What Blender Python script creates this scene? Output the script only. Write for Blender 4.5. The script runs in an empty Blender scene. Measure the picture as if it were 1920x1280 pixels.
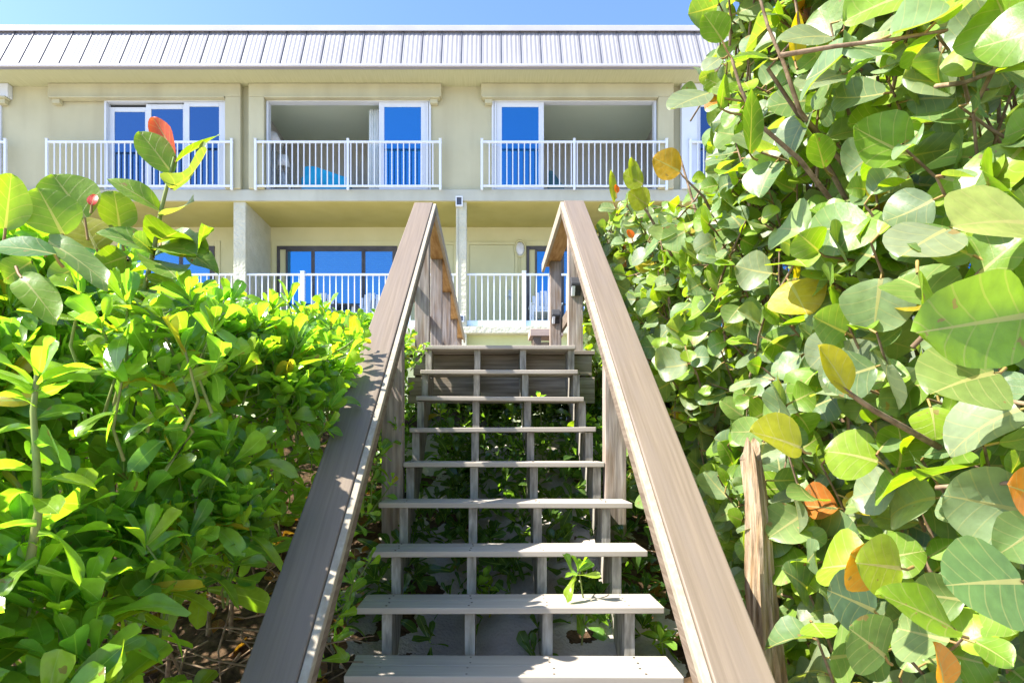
import bpy, math, random
import numpy as np
from mathutils import Vector

random.seed(7)
rng = np.random.default_rng(11)
scene = bpy.context.scene
COL = scene.collection

# ------------------------------------------------------------------ picture geometry
F = 1200.0; CX = 915.0; HY = 830.0          # focal length and vanishing point (photo pixels)
def PX(px, D): return (px - CX) * D / F
def PZ(py, D): return (HY - py) * D / F
def P3(px, py, D): return np.array((PX(px, D), D, PZ(py, D)))

# ------------------------------------------------------------------ object helpers
OFF = {}
def tag(o, label=None, cat=None, group=None, kind=None):
    if label: o['label'] = label
    if cat: o['category'] = cat
    if group: o['group'] = group
    if kind: o['kind'] = kind
    return o
def thing(name, label, cat, loc=(0, 0, 0), group=None):
    o = bpy.data.objects.new(name, None); COL.objects.link(o)
    o.location = loc; o.empty_display_size = 0.2
    OFF[o.name] = Vector(loc)
    return tag(o, label, cat, group)

class MB:
    def __init__(s): s.v = []; s.f = []
    def add(s, vs, fs):
        n = len(s.v); s.v += [tuple(map(float, v)) for v in vs]
        s.f += [tuple(n + i for i in f) for f in fs]
    def box(s, x0, x1, y0, y1, z0, z1):
        if x0 > x1: x0, x1 = x1, x0
        if y0 > y1: y0, y1 = y1, y0
        if z0 > z1: z0, z1 = z1, z0
        s.add([(x0,y0,z0),(x1,y0,z0),(x1,y1,z0),(x0,y1,z0),(x0,y0,z1),(x1,y0,z1),(x1,y1,z1),(x0,y1,z1)],
              [(0,3,2,1),(4,5,6,7),(0,1,5,4),(1,2,6,5),(2,3,7,6),(3,0,4,7)])
        return s
    def prism_x(s, poly, x0, x1):
        """poly in (y,z), extruded along x"""
        n = len(poly)
        vs = [(x0, a, b) for a, b in poly] + [(x1, a, b) for a, b in poly]
        fs = [tuple(range(n)), tuple(range(2*n-1, n-1, -1))]
        for i in range(n):
            j = (i+1) % n
            fs.append((i, i+n, j+n, j))
        s.add(vs, fs); return s
    def tube(s, pts, rad, n=6, cap=True):
        pts = [np.array(p, float) for p in pts]
        if not hasattr(rad, '__len__'): rad = [rad]*len(pts)
        rings = []; base = len(s.v)
        up = np.array((0.21, 0.13, 0.97))
        for i, p in enumerate(pts):
            t = pts[min(i+1, len(pts)-1)] - pts[max(i-1, 0)]
            t = t/(np.linalg.norm(t)+1e-9)
            a = np.cross(t, up); 
            if np.linalg.norm(a) < .05: a = np.cross(t, (1, 0, 0))
            a /= np.linalg.norm(a); b = np.cross(t, a)
            for k in range(n):
                q = 2*math.pi*k/n
                s.v.append(tuple(p + rad[i]*(math.cos(q)*a + math.sin(q)*b)))
        for i in range(len(pts)-1):
            for k in range(n):
                k2 = (k+1) % n
                s.f.append((base+i*n+k, base+i*n+k2, base+(i+1)*n+k2, base+(i+1)*n+k))
        if cap:
            s.f.append(tuple(base+k for k in range(n-1, -1, -1)))
            e = base+(len(pts)-1)*n
            s.f.append(tuple(e+k for k in range(n)))
        return s
    def lathe(s, c, prof, n=20):
        base = len(s.v)
        for r, z in prof:
            for k in range(n):
                q = 2*math.pi*k/n
                s.v.append((c[0]+r*math.cos(q), c[1]+r*math.sin(q), c[2]+z))
        for i in range(len(prof)-1):
            for k in range(n):
                k2 = (k+1) % n
                s.f.append((base+i*n+k, base+i*n+k2, base+(i+1)*n+k2, base+(i+1)*n+k))
        return s
    def build(s, name, m, parent=None, bevel=0, smooth=False, subsurf=0, seg=2):
        off = OFF[parent.name] if parent is not None else Vector((0, 0, 0))
        me = bpy.data.meshes.new(name)
        me.from_pydata([(v[0]-off.x, v[1]-off.y, v[2]-off.z) for v in s.v], [], s.f)
        me.update()
        import bmesh
        bm = bmesh.new(); bm.from_mesh(me); bmesh.ops.recalc_face_normals(bm, faces=bm.faces); bm.to_mesh(me); bm.free()
        o = bpy.data.objects.new(name, me); COL.objects.link(o)
        if m: me.materials.append(m)
        if parent is not None: o.parent = parent
        OFF[o.name] = off
        if smooth:
            me.polygons.foreach_set('use_smooth', [True]*len(me.polygons))
        if bevel:
            b = o.modifiers.new('bevel', 'BEVEL'); b.width = bevel; b.segments = seg; b.limit_method = 'ANGLE'
        if subsurf:
            b = o.modifiers.new('sub', 'SUBSURF'); b.levels = subsurf; b.render_levels = subsurf
        return o

def build_split(mb, name, m, parent):
    """every separate stem its own part"""
    par = list(range(len(mb.v)))
    def find(i):
        while par[i] != i: par[i] = par[par[i]]; i = par[i]
        return i
    for f in mb.f:
        for i in f[1:]: par[find(i)] = find(f[0])
    groups = {}
    for f in mb.f: groups.setdefault(find(f[0]), []).append(f)
    for fs in groups.values():
        ids = sorted({i for f in fs for i in f}); mp = {i: k for k, i in enumerate(ids)}
        q = MB(); q.v = [mb.v[i] for i in ids]; q.f = [tuple(mp[i] for i in f) for f in fs]
        q.build(name, m, parent, smooth=True)

# ------------------------------------------------------------------ materials
def lerp(a, b, t): return tuple(x+(y-x)*t for x, y in zip(a, b))
def mat(name, c1, c2=None, rough=.7, scale=(1,1,1), nscale=4., detail=5., bump=0., bscale=None, bdist=.01, spec=.3, metal=0., ramp=(.35,.65), c3=None, n3=1.2, coords='Object', rot=None, s3=None):
    m = bpy.data.materials.new(name); m.use_nodes = True
    nt = m.node_tree; N = nt.nodes; L = nt.links
    b = N['Principled BSDF']
    b.inputs['Roughness'].default_value = rough; b.inputs['Metallic'].default_value = metal
    b.inputs['Specular IOR Level'].default_value = spec
    tc = N.new('ShaderNodeTexCoord'); mp = N.new('ShaderNodeMapping'); mp.inputs['Scale'].default_value = scale
    src = tc.outputs[coords]
    if rot is not None:
        rm = N.new('ShaderNodeMapping'); rm.inputs['Rotation'].default_value = rot; L.new(src, rm.inputs['Vector']); src = rm.outputs[0]
    L.new(src, mp.inputs['Vector'])
    nz = N.new('ShaderNodeTexNoise'); nz.inputs['Scale'].default_value = nscale; nz.inputs['Detail'].default_value = detail
    L.new(mp.outputs[0], nz.inputs['Vector'])
    rp = N.new('ShaderNodeValToRGB')
    rp.color_ramp.elements[0].position = ramp[0]; rp.color_ramp.elements[1].position = ramp[1]
    rp.color_ramp.elements[0].color = (*c1, 1); rp.color_ramp.elements[1].color = (*(c2 or c1), 1)
    L.new(nz.outputs['Fac'], rp.inputs[0])
    out = rp.outputs[0]
    if c3:
        n2 = N.new('ShaderNodeTexNoise'); n2.inputs['Scale'].default_value = n3; n2.inputs['Detail'].default_value = 6
        n2v = N.new('ShaderNodeMapping'); n2v.inputs['Scale'].default_value = s3 or tuple(max(1, q**.62) for q in scale)
        L.new(src, n2v.inputs['Vector']); L.new(n2v.outputs[0], n2.inputs['Vector'])
        r2 = N.new('ShaderNodeValToRGB'); r2.color_ramp.elements[0].position = .42; r2.color_ramp.elements[1].position = .85
        L.new(n2.outputs['Fac'], r2.inputs[0])
        mx = N.new('ShaderNodeMix'); mx.data_type = 'RGBA'
        L.new(r2.outputs[0], mx.inputs['Factor']); L.new(out, mx.inputs[6]); mx.inputs[7].default_value = (*c3, 1)
        out = mx.outputs[2]
    L.new(out, b.inputs['Base Color'])
    if bump:
        nb = nz
        if bscale:
            nb = N.new('ShaderNodeTexNoise'); nb.inputs['Scale'].default_value = bscale; nb.inputs['Detail'].default_value = 4
            L.new(mp.outputs[0], nb.inputs['Vector'])
        bp = N.new('ShaderNodeBump'); bp.inputs['Strength'].default_value = bump; bp.inputs['Distance'].default_value = bdist
        L.new(nb.outputs['Fac'], bp.inputs['Height']); L.new(bp.outputs[0], b.inputs['Normal'])
    return m

STUCCO = mat('stucco_cream', (.46,.445,.29), (.50,.485,.32), .9, nscale=1.5, bump=.25, bscale=45, bdist=.01, spec=.1, c3=(.39,.365,.24), n3=.7, s3=(3,3,.35))
STUCCO_SKY = mat('stucco_skylit_tone', (.44,.455,.37), (.49,.505,.41), .9, nscale=1.8, bump=.3, bscale=40, bdist=.012, spec=.1, c3=(.37,.375,.30), n3=.8, s3=(2.5,2.5,.5))  # cream stucco with the slab edge's cool sky light put into its colour
STUCCO_R = mat('stucco_rough', (.48,.48,.35), (.55,.55,.42), .9, nscale=3, bump=.9, bscale=16, bdist=.03, spec=.1)
SOFFIT = mat('soffit', (.43,.435,.26), (.47,.475,.29), .9, scale=(30,1,1), nscale=1.6, detail=1, bump=.3, bdist=.01, spec=.1)
CEIL = mat('porch_ceiling', (.45,.41,.14), (.49,.45,.165), .9, nscale=2, bump=.2, bscale=40, spec=.1)
PORCH = mat('porch_wall', (.58,.56,.31), (.62,.60,.35), .9, nscale=2, bump=.15, bscale=40, spec=.1)
DOORP = mat('door_paint', (.55,.54,.31), (.59,.58,.34), .6, nscale=2, spec=.25)
WHITE = mat('white_powder_coat', (.66,.71,.75), (.70,.75,.79), .35, nscale=2, spec=.4)
WHITEF = mat('white_vinyl', (.60,.65,.70), (.64,.69,.74), .4, nscale=3, spec=.4)
ROOF = mat('roof_metal', (.225,.222,.23), (.255,.252,.26), .45, nscale=.8, spec=.4)
SEAM = mat('roof_seam_metal', (.10,.10,.115), (.14,.14,.155), .5, nscale=3, spec=.3)
CAPM = mat('roof_cap_metal', (.42,.41,.43), (.48,.47,.49), .4, nscale=1, spec=.4)
ROOMC = mat('room_ceiling', (.72,.82,.66), (.75,.85,.69), .9, nscale=1, spec=.1)
ROOMW = mat('room_wall', (.50,.50,.47), (.56,.56,.53), .9, nscale=1, spec=.1)
DARKF = mat('bronze_frame', (.055,.05,.05), (.085,.08,.078), .45, nscale=4, spec=.4)
BLUEFAB = mat('turquoise_fabric', (.02,.34,.62), (.03,.42,.72), .85, nscale=6, bump=.2, bscale=90, spec=.15)
SHADE = mat('lamp_shade_fabric', (.75,.74,.70), (.82,.80,.76), .8, nscale=10, spec=.1)
CURT = mat('sheer_curtain', (.72,.78,.78), (.80,.85,.85), .9, nscale=5, spec=.1)
BRONZE = mat('lamp_base_ceramic', (.35,.40,.42), (.55,.60,.62), .3, nscale=12, spec=.5)
CHAIRP = mat('painted_chair_wood', (.62,.68,.72), (.72,.77,.80), .5, nscale=5, spec=.3)
CAPW = mat('composite_rail_brown', (.132,.101,.071), (.172,.133,.096), .55, scale=(60,1.2,8), nscale=1.6, detail=7, bump=.12, bdist=.004, spec=.35, c3=(.145,.115,.090), n3=2.0)
CAPS = mat('composite_rail_brown_sloped', (.132,.101,.071), (.172,.133,.096), .55, scale=(60,1.2,8), nscale=1.6, detail=7, bump=.12, bdist=.004, spec=.35, c3=(.145,.115,.090), n3=2.0, rot=(-math.atan(.737), 0, 0))
CREAM = mat('rail_edge_cream', (.27,.235,.175), (.34,.30,.23), .6, scale=(30,3,30), nscale=2, spec=.3, c3=(.24,.19,.13), n3=6)
SUBW = mat('sub_rail_wood', (.12,.088,.062), (.20,.155,.115), .75, scale=(40,2.5,40), nscale=2, detail=7, bump=.25, bdist=.004, spec=.2)
POSTW = mat('weathered_post_wood', (.17,.14,.12), (.40,.345,.30), .85, scale=(26,26,1.6), nscale=2.2, detail=8, bump=.5, bdist=.006, spec=.15, ramp=(.3,.7), c3=(.20,.13,.075), n3=3.2)
TREADW = mat('composite_tread', (.35,.308,.255), (.41,.365,.305), .6, scale=(1.5,40,40), nscale=1.6, detail=6, bump=.1, bdist=.003, spec=.3, c3=(.32,.28,.23), n3=1.5)
STRW = mat('stringer_wood', (.24,.22,.18), (.42,.39,.33), .85, scale=(22,22,3), nscale=2.4, detail=8, bump=.45, bdist=.005, spec=.15, c3=(.06,.05,.042), n3=4.5)
BEAMW = mat('grey_beam_wood', (.22,.18,.135), (.42,.36,.28), .85, scale=(1.3,20,24), nscale=2.2, detail=8, bump=.4, bdist=.005, spec=.15, c3=(.20,.15,.09), n3=2.5)
DECKW = mat('deck_wood', (.20,.16,.12), (.29,.24,.19), .8, scale=(2,30,30), nscale=2, detail=6, bump=.2, bdist=.004, spec=.2)
DRIFT = mat('driftwood', (.13,.085,.045), (.42,.32,.215), .9, scale=(24,24,2.2), nscale=2.2, detail=9, bump=1., bdist=.02, spec=.1, ramp=(.36,.62), c3=(.34,.22,.11), n3=7)
BLACKP = mat('black_plastic', (.03,.03,.032), (.05,.05,.052), .5, nscale=6, spec=.3)
LENS = mat('lamp_lens', (.62,.64,.66), (.75,.77,.79), .2, nscale=6, spec=.6)
LENSD = mat('dark_lens', (.05,.05,.055), (.08,.08,.085), .15, nscale=6, spec=.6)
SAND = mat('sand', (.34,.305,.26), (.46,.42,.36), .95, nscale=3, bump=.5, bscale=60, bdist=.02, spec=.1, c3=(.26,.21,.16), n3=2.4)
BARK = mat('twig_bark', (.13,.085,.05), (.27,.19,.12), .85, nscale=30, bump=.4, bscale=80, bdist=.004, spec=.15)
BARKG = mat('green_stem', (.13,.19,.04), (.20,.27,.07), .6, nscale=20, spec=.3, c3=(.2,.14,.06), n3=8)
PET = mat('red_petiole', (.20,.10,.035), (.28,.22,.06), .6, nscale=25, spec=.3)
LITTER = mat('leaf_litter', (.10,.06,.03), (.30,.17,.08), .9, nscale=20, spec=.1)

def glass_mat(name, tint, dark, stripes=False):
    m = bpy.data.materials.new(name); m.use_nodes = True
    nt = m.node_tree; N = nt.nodes; L = nt.links
    b = N['Principled BSDF']; out = N['Material Output']
    b.inputs['Base Color'].default_value = (*dark, 1); b.inputs['Roughness'].default_value = .12
    gl = N.new('ShaderNodeBsdfGlossy'); gl.inputs['Color'].default_value = (*tint, 1); gl.inputs['Roughness'].default_value = .015
    mx = N.new('ShaderNodeMixShader'); mx.inputs[0].default_value = .62
    L.new(b.outputs[0], mx.inputs[1]); L.new(gl.outputs[0], mx.inputs[2]); L.new(mx.outputs[0], out.inputs[0])
    if stripes:
        tc = N.new('ShaderNodeTexCoord'); w = N.new('ShaderNodeTexWave'); w.bands_direction = 'Z'; w.inputs['Scale'].default_value = 7
        L.new(tc.outputs['Object'], w.inputs['Vector'])
        r = N.new('ShaderNodeValToRGB'); r.color_ramp.elements[0].color = (*[c*.7 for c in dark], 1); r.color_ramp.elements[1].color = (*dark, 1)
        L.new(w.outputs['Fac'], r.inputs[0]); L.new(r.outputs[0], b.inputs['Base Color'])
    return m
GLASS = glass_mat('sky_tint_glass', (.05,.27,.50), (.012,.09,.30))  # blue of the reflected sky is put into tint and base colour
GLASSB = glass_mat('sky_tint_glass_blinds', (.09,.28,.46), (.05,.15,.36), True)
GLASSD = glass_mat('dark_glass', (.12,.2,.35), (.012,.02,.035))

def leaf_mat(name, vein, rough=.4, trans=.42, tmul=(1.7,1.75,.45), nlat=5., spec=.45, veinw=.02, latf=.4, wax=(.5,.55,.5), waxf=.0):
    m = bpy.data.materials.new(name); m.use_nodes = True
    nt = m.node_tree; N = nt.nodes; L = nt.links
    b = N['Principled BSDF']; out = N['Material Output']
    b.inputs['Roughness'].default_value = rough; b.inputs['Specular IOR Level'].default_value = spec
    at = N.new('ShaderNodeAttribute'); at.attribute_name = 'tint'
    uv = N.new('ShaderNodeTexCoord'); sx = N.new('ShaderNodeSeparateXYZ'); L.new(uv.outputs['UV'], sx.inputs[0])
    def math_(op, a, b_=None, c=None):
        n = N.new('ShaderNodeMath'); n.operation = op
        for i, q in enumerate((a, b_, c)):
            if q is None: continue
            if isinstance(q, (int, float)): n.inputs[i].default_value = q
            else: L.new(q, n.inputs[i])
        return n.outputs[0]
    u, v = sx.outputs[0], sx.outputs[1]
    au = math_('ABSOLUTE', math_('SUBTRACT', u, .5))
    taper = math_('MULTIPLY', math_('SUBTRACT', 1.15, v), veinw*1.6)
    mid = math_('LESS_THAN', au, taper)
    fr = math_('FRACT', math_('MULTIPLY', math_('SUBTRACT', v, math_('MULTIPLY', math_('SUBTRACT', au, math_('MULTIPLY', math_('MULTIPLY', au, au), .7)), .75)), nlat))
    lat = math_('LESS_THAN', math_('ABSOLUTE', math_('SUBTRACT', fr, .5)), .045)
    vm = math_('MAXIMUM', mid, math_('MULTIPLY', lat, latf))
    mx = N.new('ShaderNodeMix'); mx.data_type = 'RGBA'
    nz = N.new('ShaderNodeTexNoise'); nz.inputs['Scale'].default_value = 35; nz.inputs['Detail'].default_value = 4
    L.new(uv.outputs['Object'], nz.inputs['Vector'])
    hs = N.new('ShaderNodeHueSaturation')
    L.new(math_('MULTIPLY_ADD', nz.outputs['Fac'], .7, .65), hs.inputs['Value'])
    L.new(at.outputs['Color'], hs.inputs['Color'])
    # old leaves carry small dry blotches
    n3 = N.new('ShaderNodeTexNoise'); n3.inputs['Scale'].default_value = 22; n3.inputs['Detail'].default_value = 3
    L.new(uv.outputs['Object'], n3.inputs['Vector'])
    bl = N.new('ShaderNodeMix'); bl.data_type = 'RGBA'
    L.new(math_('MULTIPLY', math_('GREATER_THAN', n3.outputs['Fac'], .70), .8), bl.inputs['Factor'])
    L.new(hs.outputs[0], bl.inputs[6]); bl.inputs[7].default_value = (.22,.14,.05,1)
    L.new(math_('MULTIPLY', vm, .8), mx.inputs['Factor']); L.new(bl.outputs[2], mx.inputs[6]); mx.inputs[7].default_value = (*vein, 1)
    L.new(mx.outputs[2], b.inputs['Base Color'])
    bp = N.new('ShaderNodeBump'); bp.inputs['Strength'].default_value = .5; bp.inputs['Distance'].default_value = .004
    L.new(math_('SUBTRACT', nz.outputs['Fac'], math_('MULTIPLY', vm, .6)), bp.inputs['Height']); L.new(bp.outputs[0], b.inputs['Normal'])
    tm = N.new('ShaderNodeMix'); tm.data_type = 'RGBA'; tm.blend_type = 'MULTIPLY'; tm.inputs['Factor'].default_value = 1
    L.new(mx.outputs[2], tm.inputs[6]); tm.inputs[7].default_value = (*tmul, 1)
    tr = N.new('ShaderNodeBsdfTranslucent'); L.new(tm.outputs[2], tr.inputs['Color'])
    ms = N.new('ShaderNodeMixShader'); ms.inputs[0].default_value = trans
    L.new(b.outputs[0], ms.inputs[1]); L.new(tr.outputs[0], ms.inputs[2]); L.new(ms.outputs[0], out.inputs[0])
    return m
LEAF_SG = leaf_mat('sea_grape_leaf', (.36,.33,.13), rough=.42, trans=.38, tmul=(2.3,2.3,.35), nlat=5, spec=.5)
LEAF_NP = leaf_mat('naupaka_leaf', (.30,.42,.10), rough=.2, trans=.55, tmul=(2.0,2.15,.5), nlat=4, spec=.55, veinw=.018, latf=.10)

# ------------------------------------------------------------------ leaf meshes
def sg_template(rows=12, cols=5):
    t = .5-.5*np.cos(np.linspace(0, math.pi, rows))*(.35+.65*1.0); t = (t-t[0])/(t[-1]-t[0])
    w = np.sqrt(np.clip(1-(2*t-1)**2, 0, 1))*.5
    w = w*(1+.10*np.sin(math.pi*t)) ; w[0] = .09; w[-1] = .03
    return _tmpl(t, w, cols)
def np_template(rows=9, cols=5):
    t = 1-(1-np.linspace(0, 1, rows))**1.35
    w = .06+.46*np.clip(t, 0, 1)**1.15*np.sqrt(np.clip(1-((t-.62)/.40)**2*(t > .62), 0, 1))
    w = np.clip(w*.95, .03, 1); w[-1] = .05
    return _tmpl(t, w, cols)
def _tmpl(t, w, cols):
    s = np.linspace(-1, 1, cols)
    T, S = np.meshgrid(t, s, indexing='ij')
    W = np.repeat(w[:, None], cols, 1)
    rows = len(t)
    f = []
    for i in range(rows-1):
        for j in range(cols-1):
            a = i*cols+j
            f.append((a, a+1, a+cols+1, a+cols))
    return dict(t=T.ravel(), s=S.ravel(), w=W.ravel(), f=np.array(f), uv=np.stack([(S*W+.5).ravel(), T.ravel()], 1))
SG = sg_template(); NPK = np_template(); NPL = np_template(6, 3)

class Leaves:
    def __init__(s, T): s.T = T; s.V = []; s.C = []; s.n = 0
    def leaf(s, base, axis, normal, length, wr, tint, fold=.15, curl=.2, wave=.05, ph=0., twist=0.):
        T = s.T
        a = axis/np.linalg.norm(axis); n = normal - a*np.dot(normal, a)
        nn = np.linalg.norm(n)
        if nn < 1e-3: n = np.cross(a, (0.3, .9, .1)); nn = np.linalg.norm(n)
        n /= nn; b = np.cross(n, a)
        x = T['t'].copy(); y = T['s']*T['w']*wr*(1+.06*np.sin(5*T['t']+ph*3)+.025*np.sin(11*T['t']+ph*7))
        z = fold*np.abs(y) - curl*(x**2) + wave*np.sin(ph+T['t']*5.5+T['s']*1.3)*np.abs(T['s'])
        z = z + twist*y*x
        x = x*(1-.35*abs(curl)*x)
        p = base + length*(x[:, None]*a + y[:, None]*b + z[:, None]*n)
        s.V.append(p); s.C.append(np.repeat(np.array([[*tint, 1.]]), len(x), 0)); s.n += 1
    def build(s, name, m, parent, extra=()):
        """extra: (MB, material) pairs - the fine twigs and leaf stalks that belong to the foliage"""
        off = np.array(OFF[parent.name]) if parent else np.zeros(3)
        V = np.concatenate(s.V)-off; nv = len(s.T['t']); nf = len(s.T['f'])
        Fc = (s.T['f'][None] + (np.arange(s.n)*nv)[:, None, None]).reshape(-1, 4)
        C = np.concatenate(s.C); U = np.tile(s.T['uv'], (s.n, 1)); M = np.zeros(len(Fc), np.int32); mats = [m]
        for mb, m2 in extra:
            if not mb.v: continue
            f4 = np.array([f for f in mb.f if len(f) == 4])+len(V)
            V = np.concatenate([V, np.array(mb.v)-off]); C = np.concatenate([C, np.full((len(mb.v), 4), .1)]); U = np.concatenate([U, np.full((len(mb.v), 2), .5)])
            M = np.concatenate([M, np.full(len(f4), len(mats), np.int32)]); Fc = np.concatenate([Fc, f4]); mats.append(m2)
        me = bpy.data.meshes.new(name)
        me.vertices.add(len(V)); me.vertices.foreach_set('co', V.ravel().astype(np.float32))
        me.loops.add(Fc.size); me.loops.foreach_set('vertex_index', Fc.ravel().astype(np.int32))
        me.polygons.add(len(Fc)); me.polygons.foreach_set('loop_start', (np.arange(len(Fc))*4).astype(np.int32))
        me.polygons.foreach_set('loop_total', np.full(len(Fc), 4, np.int32))
        me.update(calc_edges=True)
        me.polygons.foreach_set('use_smooth', np.ones(len(Fc), bool))
        for q in mats: me.materials.append(q)
        me.polygons.foreach_set('material_index', M)
        uvl = me.uv_layers.new(name='UVMap')
        uvl.data.foreach_set('uv', U[Fc.ravel()].ravel().astype(np.float32))
        ca = me.color_attributes.new('tint', 'FLOAT_COLOR', 'POINT')
        ca.data.foreach_set('color', C.ravel().astype(np.float32))
        me.validate(); me.update()
        o = bpy.data.objects.new(name, me); COL.objects.link(o)
        if parent: o.parent = parent
        OFF[o.name] = Vector(off)
        return o
def unit(v): v = np.asarray(v, float); return v/(np.linalg.norm(v)+1e-9)
def gv(s=1.): return rng.normal(0, s, 3)

# ================================================================== SETTING
def ground_z(x, y):
    if y < 1.6: z = -1.55
    elif y < 5.2: 
        t = (y-1.6)/3.6; z = -1.55+(1.75)*t
    else: z = .20
    return z
ys = [-300,-120,-60,-30,-15,-8,-4,-2,-1]+list(np.arange(-.5, 7.01, .125))+[8,9,10,12,14,18,25,40,80,160,400]
xs = [-400,-150,-60,-30,-15,-8,-5]+list(np.arange(-4, 4.01, .16))+[5,8,15,30,60,150,400]
gm = MB(); vs = []; fs = []
for y in ys:
    for x in xs:
        k = 1 if (-1 < y < 7 and abs(x) < 4.2) else 0
        vs.append((x, y, ground_z(x, y)+k*(.05*math.sin(x*3.1+y*1.7)+.04*math.sin(x*5.3-y*4.1)+random.uniform(-.012,.012))))
nx = len(xs)
for i in range(len(ys)-1):
    for j in range(nx-1): fs.append((i*nx+j, i*nx+j+1, (i+1)*nx+j+1, (i+1)*nx+j))
gm.add(vs, fs)
nt = SAND.node_tree; N = nt.nodes; L = nt.links
_tc = N.new('ShaderNodeTexCoord'); _sx = N.new('ShaderNodeSeparateXYZ'); L.new(_tc.outputs['Object'], _sx.inputs[0])
_nz = N.new('ShaderNodeTexNoise'); _nz.inputs['Scale'].default_value = 3.5; _nz.inputs['Detail'].default_value = 6; L.new(_tc.outputs['Object'], _nz.inputs['Vector'])
def _m(op, a, b):
    n = N.new('ShaderNodeMath'); n.operation = op
    for i, q in enumerate((a, b)):
        if isinstance(q, (int, float)): n.inputs[i].default_value = q
        else: L.new(q, n.inputs[i])
    return n.outputs[0]
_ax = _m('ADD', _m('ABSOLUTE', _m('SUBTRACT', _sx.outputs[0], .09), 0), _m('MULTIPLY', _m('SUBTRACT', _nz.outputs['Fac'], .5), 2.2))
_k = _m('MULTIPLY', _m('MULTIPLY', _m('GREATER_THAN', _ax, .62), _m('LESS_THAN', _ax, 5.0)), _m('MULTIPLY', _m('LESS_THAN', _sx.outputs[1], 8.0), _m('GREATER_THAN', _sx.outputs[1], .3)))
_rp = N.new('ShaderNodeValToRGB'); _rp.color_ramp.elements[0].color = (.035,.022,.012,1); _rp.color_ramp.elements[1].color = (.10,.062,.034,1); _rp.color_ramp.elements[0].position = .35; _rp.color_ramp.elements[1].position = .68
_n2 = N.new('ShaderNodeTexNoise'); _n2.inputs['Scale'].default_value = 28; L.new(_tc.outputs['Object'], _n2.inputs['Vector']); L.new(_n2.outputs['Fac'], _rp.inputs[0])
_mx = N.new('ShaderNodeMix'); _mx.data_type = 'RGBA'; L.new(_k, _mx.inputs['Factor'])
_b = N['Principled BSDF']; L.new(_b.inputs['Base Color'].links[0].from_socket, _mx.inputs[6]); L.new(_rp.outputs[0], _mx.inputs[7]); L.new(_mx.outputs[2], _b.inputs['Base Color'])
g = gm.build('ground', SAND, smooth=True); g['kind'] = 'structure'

# ================================================================== BUILDING
BM_ = 13.8/F                                    # metres per photo pixel on the facade
def BX(px): return (px-CX)*BM_
zF, zS = 5.44, 7.70                             # upper floor, soffit
yW = 13.85
bl = thing('apartment_building', 'cream two storey beachfront apartment block with white standing seam metal roof', 'building', (BX(865), 14.0, .2))
AX = [-749, 58, 865, 1672, 2479]
MOD = 403.5
xL, xR = BX(AX[0]-MOD), BX(AX[-1]+MOD)
wall = MB(); room = MB(); rmc = MB()
ledge = MB()
def unit_build(A, sg, kind):
    def U(u): return BX(A+sg*u)
    o0, o1 = {'open': (57, 366), 'three': (137, 366), 'dark': (57, 372)}[kind]
    zt = 7.41
    wall.box(U(0), U(o0), yW, yW+.2, zF, zS); wall.box(U(o1), U(396), yW, yW+.2, zF, zS)
    wall.box(U(o0), U(o1), yW, yW+.2, zt, zS); wall.box(U(396), U(MOD), yW+.02, yW+.2, zF, zS)
    h = MB(); h.box(U(37), U(396), 13.70, yW-.002, zt, zS-.006); h.box(U(367), U(396), 13.70, yW-.002, zF+.003, zt-.0005)
    h.build('shutter_surround', STUCCO if kind != 'dark' else WHITEF, bl, bevel=.012)
    ledge.box(U(40), U(366), 13.665, 13.83, 7.372, 7.407)
    ledge.box(U(44), U(58), 13.72, 13.84, 7.28, 7.37)
    # room behind the doors
    if kind == 'open':
        room.box(U(12), U(396), 16.2, 16.3, zF, 7.62); room.box(U(4), U(12), yW+.2, 16.3, zF, 7.62); room.box(U(396), U(402), yW+.2, 16.3, zF, 7.62)
        rmc.box(U(4), U(402), yW+.203, 16.3, 7.62, 7.68)
    d = MB(); d.box(U(o0), U(o0+4), yW-.05, yW+.13, zF+.01, zt-.003); d.box(U(o1-4), U(o1), yW-.05, yW+.13, zF+.01, zt-.003)
    d.box(U(o0+4), U(o1-4), yW-.05, yW+.13, zt-.05, zt-.003); d.box(U(o0+4), U(o1-4), yW-.05, yW+.13, zF+.004, zF+.03)
    door = d.build('sliding_door', WHITEF, bl, bevel=.006)
    def panel(a, b, y, glass, zt2=zt-.055, fw=10):
        p = MB(); z0 = zF+.035
        p.box(U(a), U(a+fw), y, y+.04, z0, zt2); p.box(U(b-fw), U(b), y, y+.04, z0, zt2)
        p.box(U(a+fw), U(b-fw), y, y+.04, zt2-.10, zt2); p.box(U(a+fw), U(b-fw), y, y+.04, z0, z0+.10)
        p.build('panel_frame', WHITEF, door, bevel=.006)
        q = MB(); q.box(U(a+fw-.3), U(b-fw+.3), y+.015, y+.025, z0+.098, zt2-.098)
        q.build('pane', glass, door)
    if kind == 'open':
        panel(66, 155, yW-.02, GLASS); 
        s = MB(); s.box(U(62), U(65.8), yW-.045, yW+.0, zF+.035, zt-.055); s.build('panel_stile', WHITEF, door, bevel=.004)
    elif kind == 'three':
        w = (366-137-8)/3
        panel(141, 141+w+4, yW+.06, GLASSD2, zt-.12); panel(141+w-2, 141+2*w+4, yW+.01, GLASSD2, zt-.085); panel(141+2*w-2, 362, yW-.035, GLASSD2, zt-.055)
    else:
        w = (372-57-8)/2
        panel(61, 61+w+3, yW+.02, GLASSD); panel(61+w-3, 368, yW-.03, GLASSD)
GLASSD2 = glass_mat('deep_sky_tint_glass', (.065,.16,.31), (.01,.04,.12))  # mirrored sky painted in as a darker, muted blue
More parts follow.
